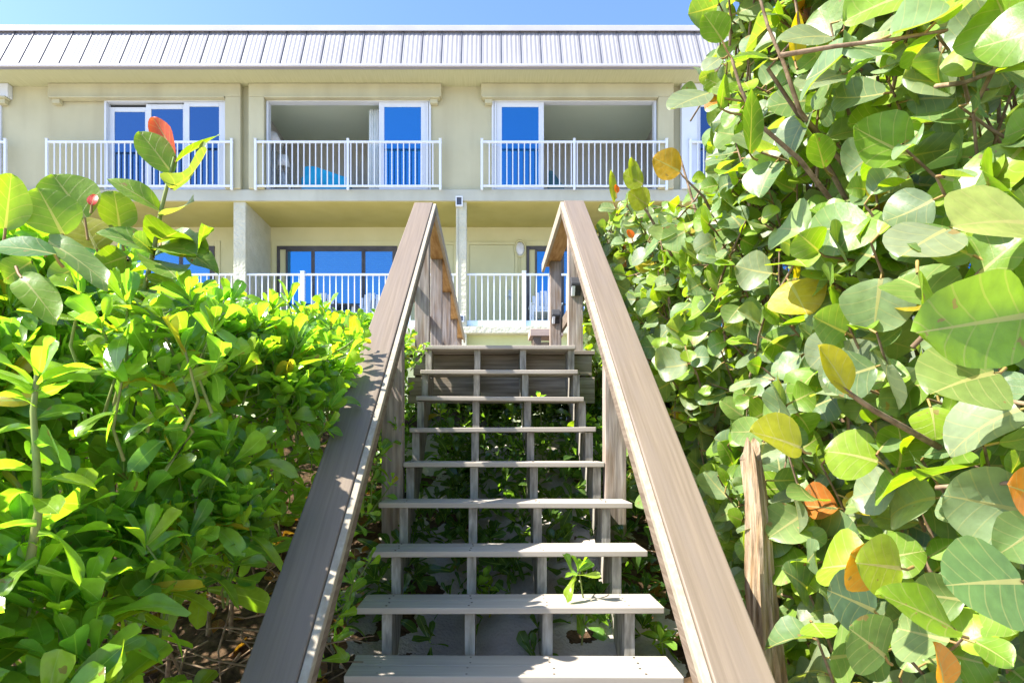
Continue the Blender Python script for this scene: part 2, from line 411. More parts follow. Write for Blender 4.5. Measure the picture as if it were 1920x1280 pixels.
kinds = {(-749,1):'dark',(-749,-1):'three',(58,1):'three',(58,-1):'dark',(865,1):'open',(865,-1):'open',(1672,-1):'dark',(1672,1):'three',(2479,-1):'three',(2479,1):'dark'}
for (A, sg), k in kinds.items(): unit_build(A, sg, k)
wall.box(xL-.25, xL, yW, 26, .1, zS); wall.box(xR, xR+.25, yW, 26, .1, zS)
wall.box(xL, xR, 25.8, 26, .1, zS)
wall.build('facade_wall', STUCCO, bl)
room.build('room_wall', ROOMW, bl); rmc.build('room_ceiling', ROOMC, bl)
ledge.build('shutter_track', STUCCO, bl, bevel=.004)
s = MB(); s.box(xL-.25, xR+.25, 13.75, 25.7, 5.198, zF-.0005); s.build('floor_slab', STUCCO_SKY, bl, bevel=.01)
s = MB(); s.box(xL-.3, xR+.3, 13.16, yW+.21, zS, zS+.025); s.build('soffit', SOFFIT, bl)
# roof: mansard with standing seams
e0 = (13.11, 7.735); e1 = (13.62, 8.745)
sl = unit((e1[0]-e0[0], e1[1]-e0[1])); nrm = (-sl[1], sl[0])
rf = MB(); per = .4125; x = xL-.3; prof = []
while x < xR+.3:
    for k in range(17):
        q = k/16
        h_ = .010*(.5+.5*math.cos(2*math.pi*q*4)) if 0 < k < 16 else 0
        prof.append((x+.02+q*(per-.04), h_))
    x += per
vs = []
for (xx, h_) in prof: vs.append((xx, e0[0]+nrm[0]*h_, e0[1]+nrm[1]*h_))
for (xx, h_) in prof: vs.append((xx, e1[0]+nrm[0]*h_, e1[1]+nrm[1]*h_))
n = len(prof); rf.add(vs, [(i, i+1, n+i+1, n+i) for i in range(n-1)])
rf.box(xL-.3, xR+.3, 13.63, 26.2, 8.55, 8.72)
rf.box(xL-.3, xR+.3, 13.13, 13.16, zS-.03, 7.74)
roof = rf.build('roof', ROOF, bl)
sm = MB(); x = xL-.3
while x < xR+.3:
    w = .009
    vs = []
    for xx in (x-w, x+w):
        for (a, b) in (e0, e1):
            for h_ in (-.004, .020): vs.append((xx, a+nrm[0]*h_, b+nrm[1]*h_))
    sm.add(vs, [(0,1,3,2),(4,6,7,5),(0,4,5,1),(2,3,7,6),(1,5,7,3),(0,2,6,4)])
    x += per
sm.build('roof_seam', SEAM, roof)
c = MB(); c.box(xL-.35, xR+.35, 13.555, 13.78, 8.74, 8.825); c.box(xL-.35, xR+.35, 13.535, 13.553, 8.71, 8.83); c.build('roof_cap', CAPM, roof, bevel=.008)
c = MB(); c.box(xL-.33, xR+.33, 13.075, 13.128, zS-.005, 7.745); c.build('eave_trim', CAPM, roof, bevel=.006)
# lower storey
zD = 2.51; zC = 5.198; yB = 15.4
for A in AX:
    cpx = A
    col = MB(); col.box(BX(cpx-10), BX(cpx+10), 13.8, 14.03, .1, zC-.001); col.build('column', STUCCO_R, bl, bevel=.015)
    dpx = A-MOD-12.5
    dv = MB(); dv.box(BX(dpx-11.5), BX(dpx+11.5), 13.8, yB-.002, zD+.001, zC-.001); dv.build('divider_wall', STUCCO_R, bl, bevel=.012)
s = MB(); s.box(xL, xR, 13.78, yB+.3, zD-.15, zD); s.build('deck_slab', STUCCO_R, bl, bevel=.01)
s = MB(); s.box(xL, xR, 14.05, 14.25, .1, zD-.151); s.build('foundation_wall', mat('foundation_green', (.50,.54,.27), (.56,.60,.32), .9, nscale=2, spec=.1), bl)
s = MB(); s.box(xL, xR, 13.80, yB, zC-.012, zC-.0006); s.build('porch_ceiling', CEIL, bl)
s = MB(); s.box(xL, xR, yB, yB+.2, zD, zC-.013); s.build('porch_back_wall', PORCH, bl)
def BX2(px): return PX(px, yB)
def lower_slider(a, b):
    f = MB(); zt = PZ(462, yB); y0 = yB-.045
    lo, hi = min(BX2(a), BX2(b)), max(BX2(a), BX2(b)); fw = .07
    f.box(lo, lo+fw, y0, yB-.002, zD+.002, zt); f.box(hi-fw, hi, y0, yB-.002, zD+.002, zt); f.box(lo+fw, hi-fw, y0, yB-.002, zt-.08, zt); f.box(lo+fw, hi-fw, y0, yB-.002, zD+.002, zD+.06)
    d = f.build('porch_sliding_door', DARKF, bl, bevel=.006)
    L_ = hi-lo; cuts = [lo+fw, lo+.3*L_, lo+.72*L_, hi-fw]
    for i in range(3):
        p = MB(); a0, a1 = cuts[i], cuts[i+1]; yy = yB-.03 + (.012 if i != 1 else 0); w = .045
        if i == 0: a0 += .14
        p.box(a0, a0+w, yy-.012, yy+.012, zD+.06, zt-.08); p.box(a1-w, a1, yy-.012, yy+.012, zD+.06, zt-.08)
        p.box(a0+w, a1-w, yy-.012, yy+.012, zt-.13, zt-.08)
        p.build('panel_frame', DARKF, d)
        q = MB(); q.box(a0+w, a1-w, yy-.004, yy+.004, zD+.06, zt-.13); q.build('pane', GLASSB if i else GLASS, d)
    t = MB(); q = .13; y1 = yB-.02
    t.box(lo-q, lo-.002, y1, yB-.003, zD+.002, zt+q); t.box(hi+.002, hi+q, y1, yB-.003, zD+.002, zt+q); t.box(lo-.002, hi+.002, y1, yB-.003, zt+.002, zt+q)
    t.build('door_trim', PORCH, bl, bevel=.005)
for A in AX[1:4]:
    for (a, b) in ((A-345, A-120), (A+122, A+345)): lower_slider(a, b)
    for (a, b) in ((A-100, A-15), (A+15, A+100)):
        lo, hi = BX2(a), BX2(b); zt = PZ(460, yB)
        d = MB(); d.box(lo, hi, yB-.03, yB-.003, zD+.01, zt); dd = d.build('entry_door', DOORP, bl, bevel=.004)
        t = MB(); t.box(lo-.07, lo-.004, yB-.05, yB-.003, zD+.004, zt+.07); t.box(hi+.004, hi+.07, yB-.05, yB-.003, zD+.004, zt+.07); t.box(lo-.004, hi+.004, yB-.05, yB-.003, zt+.004, zt+.07)
        t.build('door_trim', PORCH, bl, bevel=.005)
        k = MB(); kx = hi-.12 if a > A else lo+.12
        k.tube([(kx, yB-.03, zD+1.0), (kx, yB-.09, zD+1.0)], .012, 8); k.tube([(kx, yB-.085, zD+1.0), (kx-.11, yB-.085, zD+1.0)], .011, 8); k.box(kx-.03, kx+.03, yB-.036, yB-.03, zD+.92, zD+1.16)
        k.build('door_handle', BRONZE, dd)

# ------------------------------------------------------------------ railings
def railing(name, label, x0, x1, y, zt, zb, posts, sp, group, pw=.05, low=False):
    r = thing(name, label, 'railing', ((x0+x1)/2, y, zb), group)
    m = MB()
    m.box(x0, x1, y-.025, y+.025, zt-.045, zt); 
    m.build('top_rail', WHITE, r, bevel=.008)
    m = MB(); m.box(x0, x1, y-.02, y+.02, zb+(.02 if low else .06), zb+(.14 if low else .10)); m.build('bottom_rail', LOWB if low else WHITE, r, bevel=.006)
    for p in posts:
        m = MB(); m.box(p-pw/2, p+pw/2, y-pw/2-.004, y+pw/2+.004, zb-.005, zt+.035); m.box(p-pw/2-.006, p+pw/2+.006, y-pw/2-.01, y+pw/2+.01, zt+.0355, zt+.05); m.build('post', WHITE, r, bevel=.005)
    n = max(1, round((x1-x0)/sp)); st = (x1-x0)/n
    proto = None
    for i in range(n):
        xx = x0+(i+.5)*st
        if any(abs(xx-p) < pw*.9 for p in posts): continue
        if proto is None:
            m = MB(); m.box(xx-.011, xx+.011, y-.011, y+.011, zb+.07, zt-.044); proto = m.build('baluster', WHITE, r); px0 = xx
        else:
            c = proto.copy(); COL.objects.link(c); c.parent = r; c.location.x = xx-px0
    return r
LOWB = mat('pale_blue_paint', (.50,.66,.70), (.58,.72,.76), .5, nscale=3, spec=.3)
upl = {(58,1):'white baluster railing in front of the closed three-panel sliding door on the upper floor',
       (58,-1):'white balcony railing cut by the left edge of the photo on the upper floor',
       (865,-1):'white baluster railing in front of the open room with turquoise chair on the upper floor',
       (865,1):'white baluster railing in front of the open upper room nearest the sea grape hedge',
       (1672,-1):'white upper railing half hidden behind the tall sea grape leaves'}
for (A, sg), lb in upl.items():
    a, b = BX(A+sg*36), BX(A+sg*384); lo, hi = min(a, b), max(a, b)
    yR = 13.66; ps = [lo+.03, (lo+hi)/2, hi-.03] if (A, sg) != (58, 1) else [lo+.03, hi-.03]
    railing('balcony_railing', lb, lo, hi, yR, PZ(262, yR)-.03, PZ(356, yR), ps, .124, 'white railings of the upper balconies')
yR = 13.88; zt = PZ(513, yR); zb = zD
railing('balcony_railing', 'white lower balcony railing left of the rough stucco divider behind the hedge', BX(68), BX(437), yR, zt, zb, [BX(180), BX(320)], .132, 'white railings of the lower balconies', .085, True)
railing('balcony_railing', 'white lower balcony railing in front of the blue sliding glass left of the centre column', BX(460), BX(855), yR, zt, zb, [BX(566), BX(740)], .132, 'white railings of the lower balconies', .085, True)
railing('balcony_railing', 'white lower balcony railing right of the centre column, in front of the cream door', BX(875), BX(1240), yR, zt, zb, [BX(983), BX(1120)], .132, 'white railings of the lower balconies', .085, True)

# ------------------------------------------------------------------ fixtures on the building
def P_(px, py, D): return (PX(px, D), D, PZ(py, D))
cx, _, cz = P_(861, 378, 13.76)
t = thing('flood_light', 'small white box flood light with dark lens at the top of the centre column', 'light', (cx, 13.8, cz-.1))
m = MB(); w = .075; h = .105
for (a, b, c_, d_) in ((-w, -w+.022, -h, h), (w-.022, w, -h, h), (-w+.022, w-.022, -h, -h+.022), (-w+.022, w-.022, h-.022, h)): m.box(cx+a, cx+b, 13.72, 13.798, cz+c_, cz+d_)
m.build('housing', WHITE, t)
m = MB(); m.box(cx-w+.022, cx+w-.022, 13.74, 13.79, cz-h+.022, cz+h-.022); m.build('lens', LENSD, t)
m = MB(); m.tube([(cx-.03, 13.79, cz-h), (cx-.03, 13.79, zD+.35)], .008, 6); m.build('conduit', STUCCO_SKY, t)
cx, _, cz = P_(866, 597, 13.79)
t = thing('outlet_box', 'small white outlet box with dark socket low on the centre column', 'outlet', (cx, 13.8, cz-.07))
m = MB(); m.box(cx-.05, cx+.05, 13.765, 13.799, cz-.08, cz+.08); m.build('cover', WHITE, t, bevel=.006)
m = MB(); m.box(cx-.025, cx+.025, 13.758, 13.766, cz-.05, cz+.05); m.build('socket', LENSD, t)
cx, _, cz = P_(975, 466, 15.35)
t = thing('wall_lamp', 'oval white bulkhead lamp on the porch wall beside the cream door', 'lamp', (cx, 15.4, cz-.15))
m = MB()
ring = [(cx+.13*math.cos(q), 15.34, cz+.19*math.sin(q)) for q in np.linspace(0, 2*math.pi, 25)]
m.tube(ring, .018, 6, False); m.build('guard_ring', PORCH, t, smooth=True)
m = MB(); base = len(m.v)
pr = [(0,0.08),(.05,.075),(.09,.055),(.12,.0)]
for r_, d_ in pr:
    for k in range(24):
        q = 2*math.pi*k/24; m.v.append((cx+r_*math.cos(q), 15.395-d_, cz+1.45*r_*math.sin(q)))
for i in range(3):
    for k in range(24): m.f.append((i*24+k, i*24+(k+1) % 24, (i+1)*24+(k+1) % 24, (i+1)*24+k))
m.build('globe', LENS, t, smooth=True)

# ------------------------------------------------------------------ furniture in rooms and on porches
def armchair(px0, px1, pyt, D, mat_, label):
    x0, x1 = PX(px0, D), PX(px1, D); zt = PZ(pyt, D); w = x1-x0
    t = thing('armchair', label, 'armchair', ((x0+x1)/2, D+.4, zF))
    m = MB(); m.prism_x([(D+.0, zF+.12), (D+.75, zF+.12), (D+.75, zF+.44), (D+.05, zF+.46)], x0+.14, x1-.14); m.build('seat', mat_, t, bevel=.05)
    # rounded back that falls towards the right like a tilted wing
    pts = []
    for k in range(15):
        q = k/14; xx = x0+.05+q*(w-.1)
        zz = zF+.42+(zt-zF-.42)*(1-.62*max(0, q-.25)/.75)*(math.sin(math.pi*min(1, .32+q*3)) if q < .06 else 1)
        pts.append((xx, zz))
    vs = []
    for yy in (D+.02, D+.2):
        for xx, zz in pts: vs.append((xx, yy, zz))
        for xx, zz in pts: vs.append((xx, yy, zF+.2))
    n = len(pts); fs = []
    for i in range(n-1):
        fs += [(i, i+1, n+i+1, n+i), (2*n+i, 3*n+i, 3*n+i+1, 2*n+i+1), (i, 2*n+i, 2*n+i+1, i+1), (n+i, n+i+1, 3*n+i+1, 3*n+i)]
    fs += [(0, n, 3*n, 2*n), (n-1, 3*n-1, 4*n-1, 2*n-1)]
    m = MB(); m.add(vs, fs); m.build('backrest', mat_, t, bevel=.03)
    for sx in (x0, x1-.13):
        m = MB(); m.box(sx, sx+.13, D+.05, D+.75, zF+.1, zF+.62 if sx == x0 else zF+.5); m.build('armrest', mat_, t, bevel=.04)
    for sx in (x0+.06, x1-.1):
        for yy in (D+.08, D+.68):
            m = MB(); m.tube([(sx, yy, zF), (sx, yy, zF+.11)], [.018, .025], 8); m.build('leg', DARKF, t)
    return t
armchair(563, 655, 310, 14.5, BLUEFAB, 'turquoise armchair turned away inside the open upper room left of centre')
armchair(1024, 1062, 318, 15.2, mat('dull_teal_fabric', (.08,.20,.24), (.11,.25,.29), .85, nscale=6, spec=.1), 'dull teal armchair in shadow beside the open door panel of the right upper room')
def table_lamp(px, py_top, py_mid, D, r, label, zb):
    x = PX(px, D); z1 = PZ(py_top, D); z2 = PZ(py_mid, D)
    t = thing('table_lamp', label, 'lamp', (x, D, zb))
    m = MB(); m.lathe((x, D, 0), [(r*.55, z1), (r*.62, z1+.001), (r, z2), (r*.97, z2), (r*.54, z1-.004)], 22); m.build('lamp_shade', SHADE, t, smooth=True)
    m = MB(); m.lathe((x, D, zb), [(0, 0), (.09, 0), (.09, .02), (.04, .05), (.075, .16), (.085, .22), (.04, .32), (.015, .36), (.015, z2-zb+.06), (0, z2-zb+.06)], 18); m.build('base', BRONZE, t, smooth=True)
sidet = thing('side_table', 'small white side table under the lamps inside the open upper room', 'table', (PX(522, 14.6), 14.6, zF))
x = PX(526, 14.6)
m = MB(); m.box(x-.3, x+.3, 14.4, 14.85, zF+.34, zF+.38); m.build('tabletop', WHITEF, sidet, bevel=.008)
for sx in (-.26, .26):
    for yy in (14.44, 14.81):
        m = MB(); m.box(x+sx-.02, x+sx+.02, yy-.02, yy+.02, zF, zF+.34); m.build('leg', WHITEF, sidet)
table_lamp(531, 293, 316, 14.6, .17, 'white cone shaded table lamp on the side table beside the turquoise armchair', zF+.38)
x = PX(511, 14.5)
fl = thing('floor_lamp', 'tall floor lamp with wide white shade by the left jamb of the open room', 'lamp', (x, 14.5, zF))
m = MB(); z1, z2 = PZ(250, 14.5), PZ(275, 14.5); m.lathe((x, 14.5, 0), [(.09, z1), (.1, z1+.001), (.26, z2), (.25, z2), (.085, z1-.004)], 22); m.build('lamp_shade', SHADE, fl, smooth=True)
m = MB(); m.lathe((x, 14.5, zF), [(0, 0), (.14, 0), (.14, .02), (.03, .04), (.06, .3), (.05, .7), (.016, .85), (.016, z2-zF+.1), (0, z2-zF+.1)], 14); m.build('base', BRONZE, fl, smooth=True)
def curtain(px0, px1, D, label):
    x0, x1 = PX(px0, D), PX(px1, D)
    m = MB(); n = 40; vs = []
    for z in (zF+.02, 7.36):
        for yo in (0, .006):
            for i in range(n+1): vs.append((x0+(x1-x0)*i/n, D+.035*math.sin(i*1.1)+yo, z))
    k = n+1
    for i in range(n):
        m_ = [(i, i+1, 2*k+i+1, 2*k+i), (k+i, 3*k+i, 3*k+i+1, k+i+1)]
        m.f += m_
    m.v = vs
    tag(m.build('curtain', CURT, smooth=True), label, 'curtain')
curtain(692, 722, 14.15, 'white gathered curtain beside the glass panel of the left open room')
def porch_chair(x, y, label, grp, s=1.):
    z = zD
    t = thing('porch_chair', label, 'chair', (x, y, z), grp)
    for i in range(6):
        q = (i-2.5)/2.5
        m = MB(); xx = x+q*.23
        top = 1.02-.12*q*q
        m.prism_x([(y+.18, z+.36), (y+.205, z+.36), (y+.385, z+top), (y+.36, z+top)], xx-.036, xx+.036); m.build('back_slat', CHAIRP, t, bevel=.005)
    m = MB(); m.prism_x([(y-.30, z+.40), (y+.22, z+.33), (y+.22, z+.355), (y-.30, z+.425)], x-.27, x+.27); m.build('seat', CHAIRP, t, bevel=.005)
    m = MB(); m.box(x-.26, x+.26, y+.25, y+.275, z+.56, z+.63); m.build('back_brace', CHAIRP, t)
    for sx in (-1, 1):
        m = MB(); m.box(x+sx*.31-.055, x+sx*.31+.055, y-.36, y+.28, z+.56, z+.585); m.build('armrest', CHAIRP, t, bevel=.005)
        for yy in (y-.28, y+.24):
            m = MB(); m.box(x+sx*.30-.03, x+sx*.30+.03, yy-.04, yy+.04, z, z+.559); m.build('leg', CHAIRP, t)
    return t
porch_chair(PX(1022, 14.5), 14.5, 'pale slatted porch chair behind the railing right of the cream door', 'slatted chairs on the lower porch')
porch_chair(PX(690, 14.6), 14.7, 'pale slatted porch chair right of the round table left of the stair rail', 'slatted chairs on the lower porch')
porch_chair(PX(596, 14.6), 14.7, 'pale slatted porch chair left of the round table, nearest the divider', 'slatted chairs on the lower porch')
x = PX(646, 14.5)
t = thing('round_table', 'small round metal table behind the lower railing left of the stairs', 'table', (x, 14.5, zD))
m = MB(); m.lathe((x, 14.5, zD), [(0, .55), (.34, .55), (.35, .565), (.34, .58), (0, .58)], 28); m.build('tabletop', LENSD, t)
for k in range(3):
    q = k*2.09+.4; m = MB(); m.tube([(x+.1*math.cos(q), 14.5+.1*math.sin(q), zD+.55), (x+.28*math.cos(q), 14.5+.28*math.sin(q), zD)], .015, 8); m.build('leg', DARKF, t)

# ================================================================== STAIRCASE
st = thing('wooden_staircase', 'open riser wooden stairs with brown composite handrails climbing the dune', 'staircase', (.09, 2.4, -1.5))
RUN = .268
dk = [2.385+RUN*k for k in range(9)]
zk = [-.870,-.682,-.494,-.298,-.104,.090,.289,.486,.690]
TW = .635; SX0 = .093
LPX = (-.575, -.462); RPX = (.634, .748)        # post extents
for k in range(9):
    x0, x1 = SX0-TW, SX0+TW
    x0 += random.uniform(-.008, .008); x1 += random.uniform(-.008, .008)
    if k >= 4: x0, x1 = -.458, .630
    if k >= 6: x0, x1 = -.45, .60+.02*(k == 8)
    m = MB(); d, z = dk[k], zk[k]; th = .027
    tl = random.uniform(-.004, .004)
    for (a, b) in ((0, .118), (.122, .24)):
        m.add([(x0,d+a,z-th-tl),(x1,d+a,z-th+tl),(x1,d+b,z-th+tl),(x0,d+b,z-th-tl),(x0,d+a,z-tl),(x1,d+a,z+tl),(x1,d+b,z+tl),(x0,d+b,z-tl)],
              [(0,3,2,1),(4,5,6,7),(0,1,5,4),(1,2,6,5),(2,3,7,6),(3,0,4,7)])
    m.build('tread', TREADW, st, bevel=.004)
for sx in (-.424, -.076, .250, .594):
    poly = []
    d0 = dk[0]-RUN; z0 = zk[0]-.19
    pts = [(d0+.03, z0-.03)]
    top = []
    for k in range(9):
        zp = (zk[k-1] if k else z0)
        top += [(dk[k]+.03, zp-.03), (dk[k]+.03, zk[k]-.029)]
    top += [(dk[8]+.22, zk[8]-.029)]
    bot = [(dk[8]+.22, zk[8]-.27), (d0+.22, z0-.25), (d0+.03, z0-.25)]
    m = MB(); w = .021
    P = [(d0+.03, z0-.03)]+top+bot
    # build as strips: one quad column per step so the saw-tooth stays clean
    def low(y): 
        sl_ = (zk[8]-.27-(z0-.25))/(dk[8]-d0)
        return z0-.25+sl_*(y-d0-.22)
    for k in range(-1, 9):
        ya = (dk[k] if k >= 0 else d0)+.03; yb = (dk[k+1] if k < 8 else dk[8]+.19)+.03
        zz = (zk[k] if k >= 0 else z0)-.0285
        m.prism_x([(ya, low(ya)), (yb, low(yb)), (yb, zz), (ya, zz)], sx-w, sx+w)
    m.build('stringer', STRW, st)
SCREW = mat('screw_head', (.07,.06,.05), (.12,.10,.08), .5, nscale=30, spec=.4)
_sc = None
for o in [c for c in st.children if c.name.startswith('tread')][:5]:
    k_ = int(o.name.split('.')[-1]) if '.' in o.name else 0
    for sx in (-.424, -.076, .250, .594):
        for yy in (.03, .088, .152, .21):
            x_, y_, z_ = sx+random.uniform(-.008, .008), dk[k_]+yy+random.uniform(-.006, .006), zk[k_]
            if _sc is None:
                m = MB(); m.lathe((x_, y_, z_), [(.0045, -.002), (.0045, .0018), (.003, .0022), (.0001, .0016)], 8); _sc = m.build('screw', SCREW, o); _p = (x_, y_, z_)
            else:
                c = _sc.copy(); COL.objects.link(c); c.parent = o; c.location = (x_-_p[0], y_-_p[1], z_-_p[2])
# posts
def post(parent, xr, y, ztop, zbot, dep=.095):
    m = MB(); m.box(xr[0], xr[1], y, y+dep, zbot, ztop); return m.build('post', POSTW, parent, bevel=.004)
pk = 5.0
LZ = lambda d: 1.878+.738*(d-pk)
RZ = lambda d: 1.893+.735*(d-pk)
post(st, LPX, 3.455, LZ(3.455)-.035, -.9); post(st, RPX, 3.455, RZ(3.455)-.035, -.9)
post(st, LPX, 1.30, LZ(1.30)-.035, -1.7); post(st, RPX, 1.30, RZ(1.30)-.035, -1.7)
# sloping handrails: cap with cream edge, sub-rail on the inner face of the posts
def sloped(xa, xb, zf, d0, d1, th0, th1):
    return [(d0, zf(d0)-th1), (d1, zf(d1)-th1), (d1, zf(d1)-th0), (d0, zf(d0)-th0)]
def skew(o, k):
    """the rail is not quite parallel to the flight: shear it sideways with distance from the peak"""
    for v in o.data.vertices:
        y = v.co.y+OFF[o.name].y
        v.co.x += k*(pk-y)
for (xr, zf, eb, sub, k) in (((-.575,-.43), LZ, (-.4295,-.404), (-.459,-.414), -.0175), ((.592,.748), RZ, (.566,.5915), (.576,.631), -.007)):
    m = MB(); m.prism_x(sloped(0, 0, zf, .95, pk, 0, .036), xr[0], xr[1]); hr = m.build('handrail', CAPS, st, bevel=.005)
    m = MB(); m.prism_x(sloped(0, 0, zf, .951, pk-.001, .010, .048), *eb); e_ = m.build('rail_edge', CREAM, hr, bevel=.003)
    m = MB(); m.prism_x(sloped(0, 0, zf, .96, pk+.02, .0485, .140), *sub); f_ = m.build('sub_rail', SUBW, hr, bevel=.003)
    for o in (hr, e_, f_): skew(o, k)
# ================================================================== BOARDWALK
bw = thing('boardwalk', 'raised timber boardwalk with horizontal rails leading from the stairs to the building', 'boardwalk', (.09, 5.0, .2))
zL = zk[8]
m = MB(); y = dk[8]+.245; 
while y < 13.2:
    m.box(-.60, .80, y, y+.136, zL-.03, zL-.002); y += .142
m.build('deck', DECKW, bw, bevel=.003)
m = MB(); m.box(-.56, .78, 4.80, 4.84, zL-.185, zL-.032); m.build('rim_board', BEAMW, bw, bevel=.004)
m = MB(); m.box(-.60, .80, 4.79, 4.83, zL-.395, zL-.20); m.build('rim_board', BEAMW, bw, bevel=.004)
for sx in (-.52, .72):
    m = MB(); m.box(sx-.02, sx+.02, 4.845, 13.1, zL-.22, zL-.031); m.build('joist', BEAMW, bw)
for y, b in ((5.03,0),(6.4,0),(7.8,0),(9.5,0),(11.2,0)):
    post(bw, LPX, y, 1.838, -.1, .10)
for y in (5.03, 6.52):
    post(bw, RPX, y, 1.85, -.1, .10)
for (xr, z, ye, sub) in (((-.575,-.43), 1.878, 11.4, (-.4605,-.432)), ((.592,.748), 1.893, 6.75, (.594,.6325))):
    m = MB(); m.box(xr[0], xr[1], pk+.002, ye, z-.026, z); hr = m.build('horizontal_handrail', CAPW, bw, bevel=.004)
    eb = (-.4295,-.404) if xr[0] < 0 else (.566,.5915)
    m = MB(); m.box(eb[0], eb[1], pk+.0215, ye-.002, z-.10, z-.008); m.build('rail_edge', CREAM, hr, bevel=.003)
    ui = (xr[0]+.006, xr[1]-.002) if xr[0] < 0 else (xr[0]+.002, xr[1]-.006)
    m = MB(); m.box(ui[0], ui[1], pk+.06, ye-.01, z-.042, z-.0265); m.build('underside_board', mat('ochre_wood', (.30,.17,.06), (.46,.30,.13), .8, scale=(20,2,20), nscale=2, detail=7, spec=.15), hr)
for sx in (-.577, .752):
    if sx > 0: m = MB(); m.box(sx, sx+.03, 5.0, 6.7, 1.15, 1.27)
    else: m = MB(); m.box(sx-.03, sx, 5.0, 11.3, 1.15, 1.27)
    m.build('mid_rail', SUBW, bw, bevel=.004)
# lamps on right posts
def post_lamp(y, zc, label):
    x = RPX[0]+.052; 
    t = thing('post_lamp', label, 'lamp', (x, y, zc-.08), 'small black lamps on the right boardwalk posts')
    m = MB(); m.prism_x([(y, zc-.07), (y, zc+.075), (y-.012, zc+.075), (y-.075, zc+.015), (y-.075, zc-.005), (y-.02, zc-.03), (y-.012, zc-.07)], x-.04, x+.04); m.build('housing', BLACKP, t, bevel=.004)
    m = MB(); m.prism_x([(y-.072, zc-.006), (y-.02, zc-.031), (y-.018, zc-.078), (y-.040, zc-.078)], x-.036, x-.008); m.build('lens', LENS, t, bevel=.004)
post_lamp(5.03, PZ(538, 5.03), 'small black wedge lamp with pale lens on the nearer right boardwalk post')
post_lamp(6.52, PZ(594, 6.52), 'small black wedge lamp on the farther right post, under the rail end')
# bench beyond
bn = thing('wooden_bench', 'low pale wooden bench seen past the right boardwalk posts', 'bench', (.75, 8.2, zL))
x0, x1 = PX(994, 8.0), PX(1056, 8.0); zb = PZ(616, 8.0)
m = MB(); m.box(x0, x1, 8.0, 8.4, zb-.09, zb); m.build('seat', mat('pale_pink_wood', (.36,.27,.22), (.44,.34,.28), .8, scale=(3,30,30), nscale=2, spec=.2), bn, bevel=.006)
for xx in (x0+.04, x1-.14):
    for yy in (8.03, 8.28):
        m = MB(); m.box(xx, xx+.1, yy, yy+.09, zL, zb-.091); m.build('leg', SUBW, bn, bevel=.004)
m = MB(); m.box(x0+.143, x1-.143, 8.3, 8.33, zL+.02, zb-.12); m.build('back_panel', mat('pale_panel', (.50,.46,.40), (.58,.53,.46), .8, nscale=3, spec=.2), bn)
# driftwood stump
dw = thing('driftwood_post', 'splintered weathered grey-brown wood post standing beside the right handrail', 'post', (.875, 2.0, -1.5))
m = MB(); n = 22; rings = 60
A = np.array((PX(1408, 2.0), 2.0, PZ(846, 2.0))); B = np.array((PX(1443, 2.0)+.06, 2.0, -1.6))
Bv = np.array((PX(1443,2.0), 2.0, PZ(1280, 2.0))); dirv = (Bv-A); B = A+dirv*((A[2]+1.6)/(A[2]-Bv[2]))
for i in range(rings):
    q = i/(rings-1); c_ = A+(B-A)*q
    r0 = .027+.030*min(1, q*1.5)
    c_ = c_+np.array((.006*math.sin(q*14), 0, 0))
    for k in range(n):
        th = 2*math.pi*k/n
        r_ = r0*(1+.14*math.sin(3*th+q*5)+.10*math.sin(7*th+q*9)+.07*math.sin(11*th+1.3-q*13)+random.uniform(-.035,.035))
        zz = (.035*math.sin(2*th)+random.uniform(-.015,.015)) if i == 0 else 0
        m.v.append((c_[0]+r_*math.cos(th), c_[1]+r_*math.sin(th), c_[2]+zz))
for i in range(rings-1):
    for k in range(n): m.f.append((i*n+k, i*n+(k+1) % n, (i+1)*n+(k+1) % n, (i+1)*n+k))
m.f.append(tuple(range(n)))
m.build('weathered_shaft', DRIFT, dw, smooth=False)

# ================================================================== VEGETATION
SUN = unit((-.80, -.19, 1.0))
# ---------- naupaka hedge on the left
NP_T = [(.19,.33,.04),(.16,.30,.038),(.22,.36,.04),(.25,.36,.036),(.14,.28,.055),(.20,.34,.038)]
def np_tint(): 
    c = np.array(NP_T[rng.integers(len(NP_T))])*rng.uniform(.75, 1.2)
    if rng.random() < .025: c = np.array((.34,.27,.03))
    return c
def rosette(lv, stems, tip, direc, n=9, size=.125, root=None, spread=1.0, tint=None):
    d = unit(direc); a = unit(np.cross(d, gv())); b = np.cross(d, a)
    for i in range(n):
        q = i*2.4+rng.uniform(-.3, .3); e = (i+.6)/n            # inner leaves stand up, outer ones open out
        out = math.cos(q)*a+math.sin(q)*b
        el = (.18+1.25*e*spread)
        ax = d*math.cos(el)+out*math.sin(el)
        nr = d*math.sin(el)-out*math.cos(el)
        L_ = size*(.55+.55*e)*rng.uniform(.85, 1.2)
        base = tip-d*.05*e*size/.12
        if root is not None and e > .6: base = base+(root-tip)*rng.uniform(.05, .45)
        lv.leaf(base, ax+gv(.14), nr+gv(.3), L_, rng.uniform(.40, .60), tint if tint is not None else np_tint(), fold=rng.uniform(.1, .6), curl=rng.uniform(-.25, .65)*(.4+e), wave=rng.uniform(.01, .09), ph=rng.uniform(0, 6), twist=rng.normal(0, .5))
    if root is not None:
        mid = (tip+root)/2+gv(.03)
        stems.tube([root, mid, tip-d*.01], [.0045, .004, .003], 5, False)

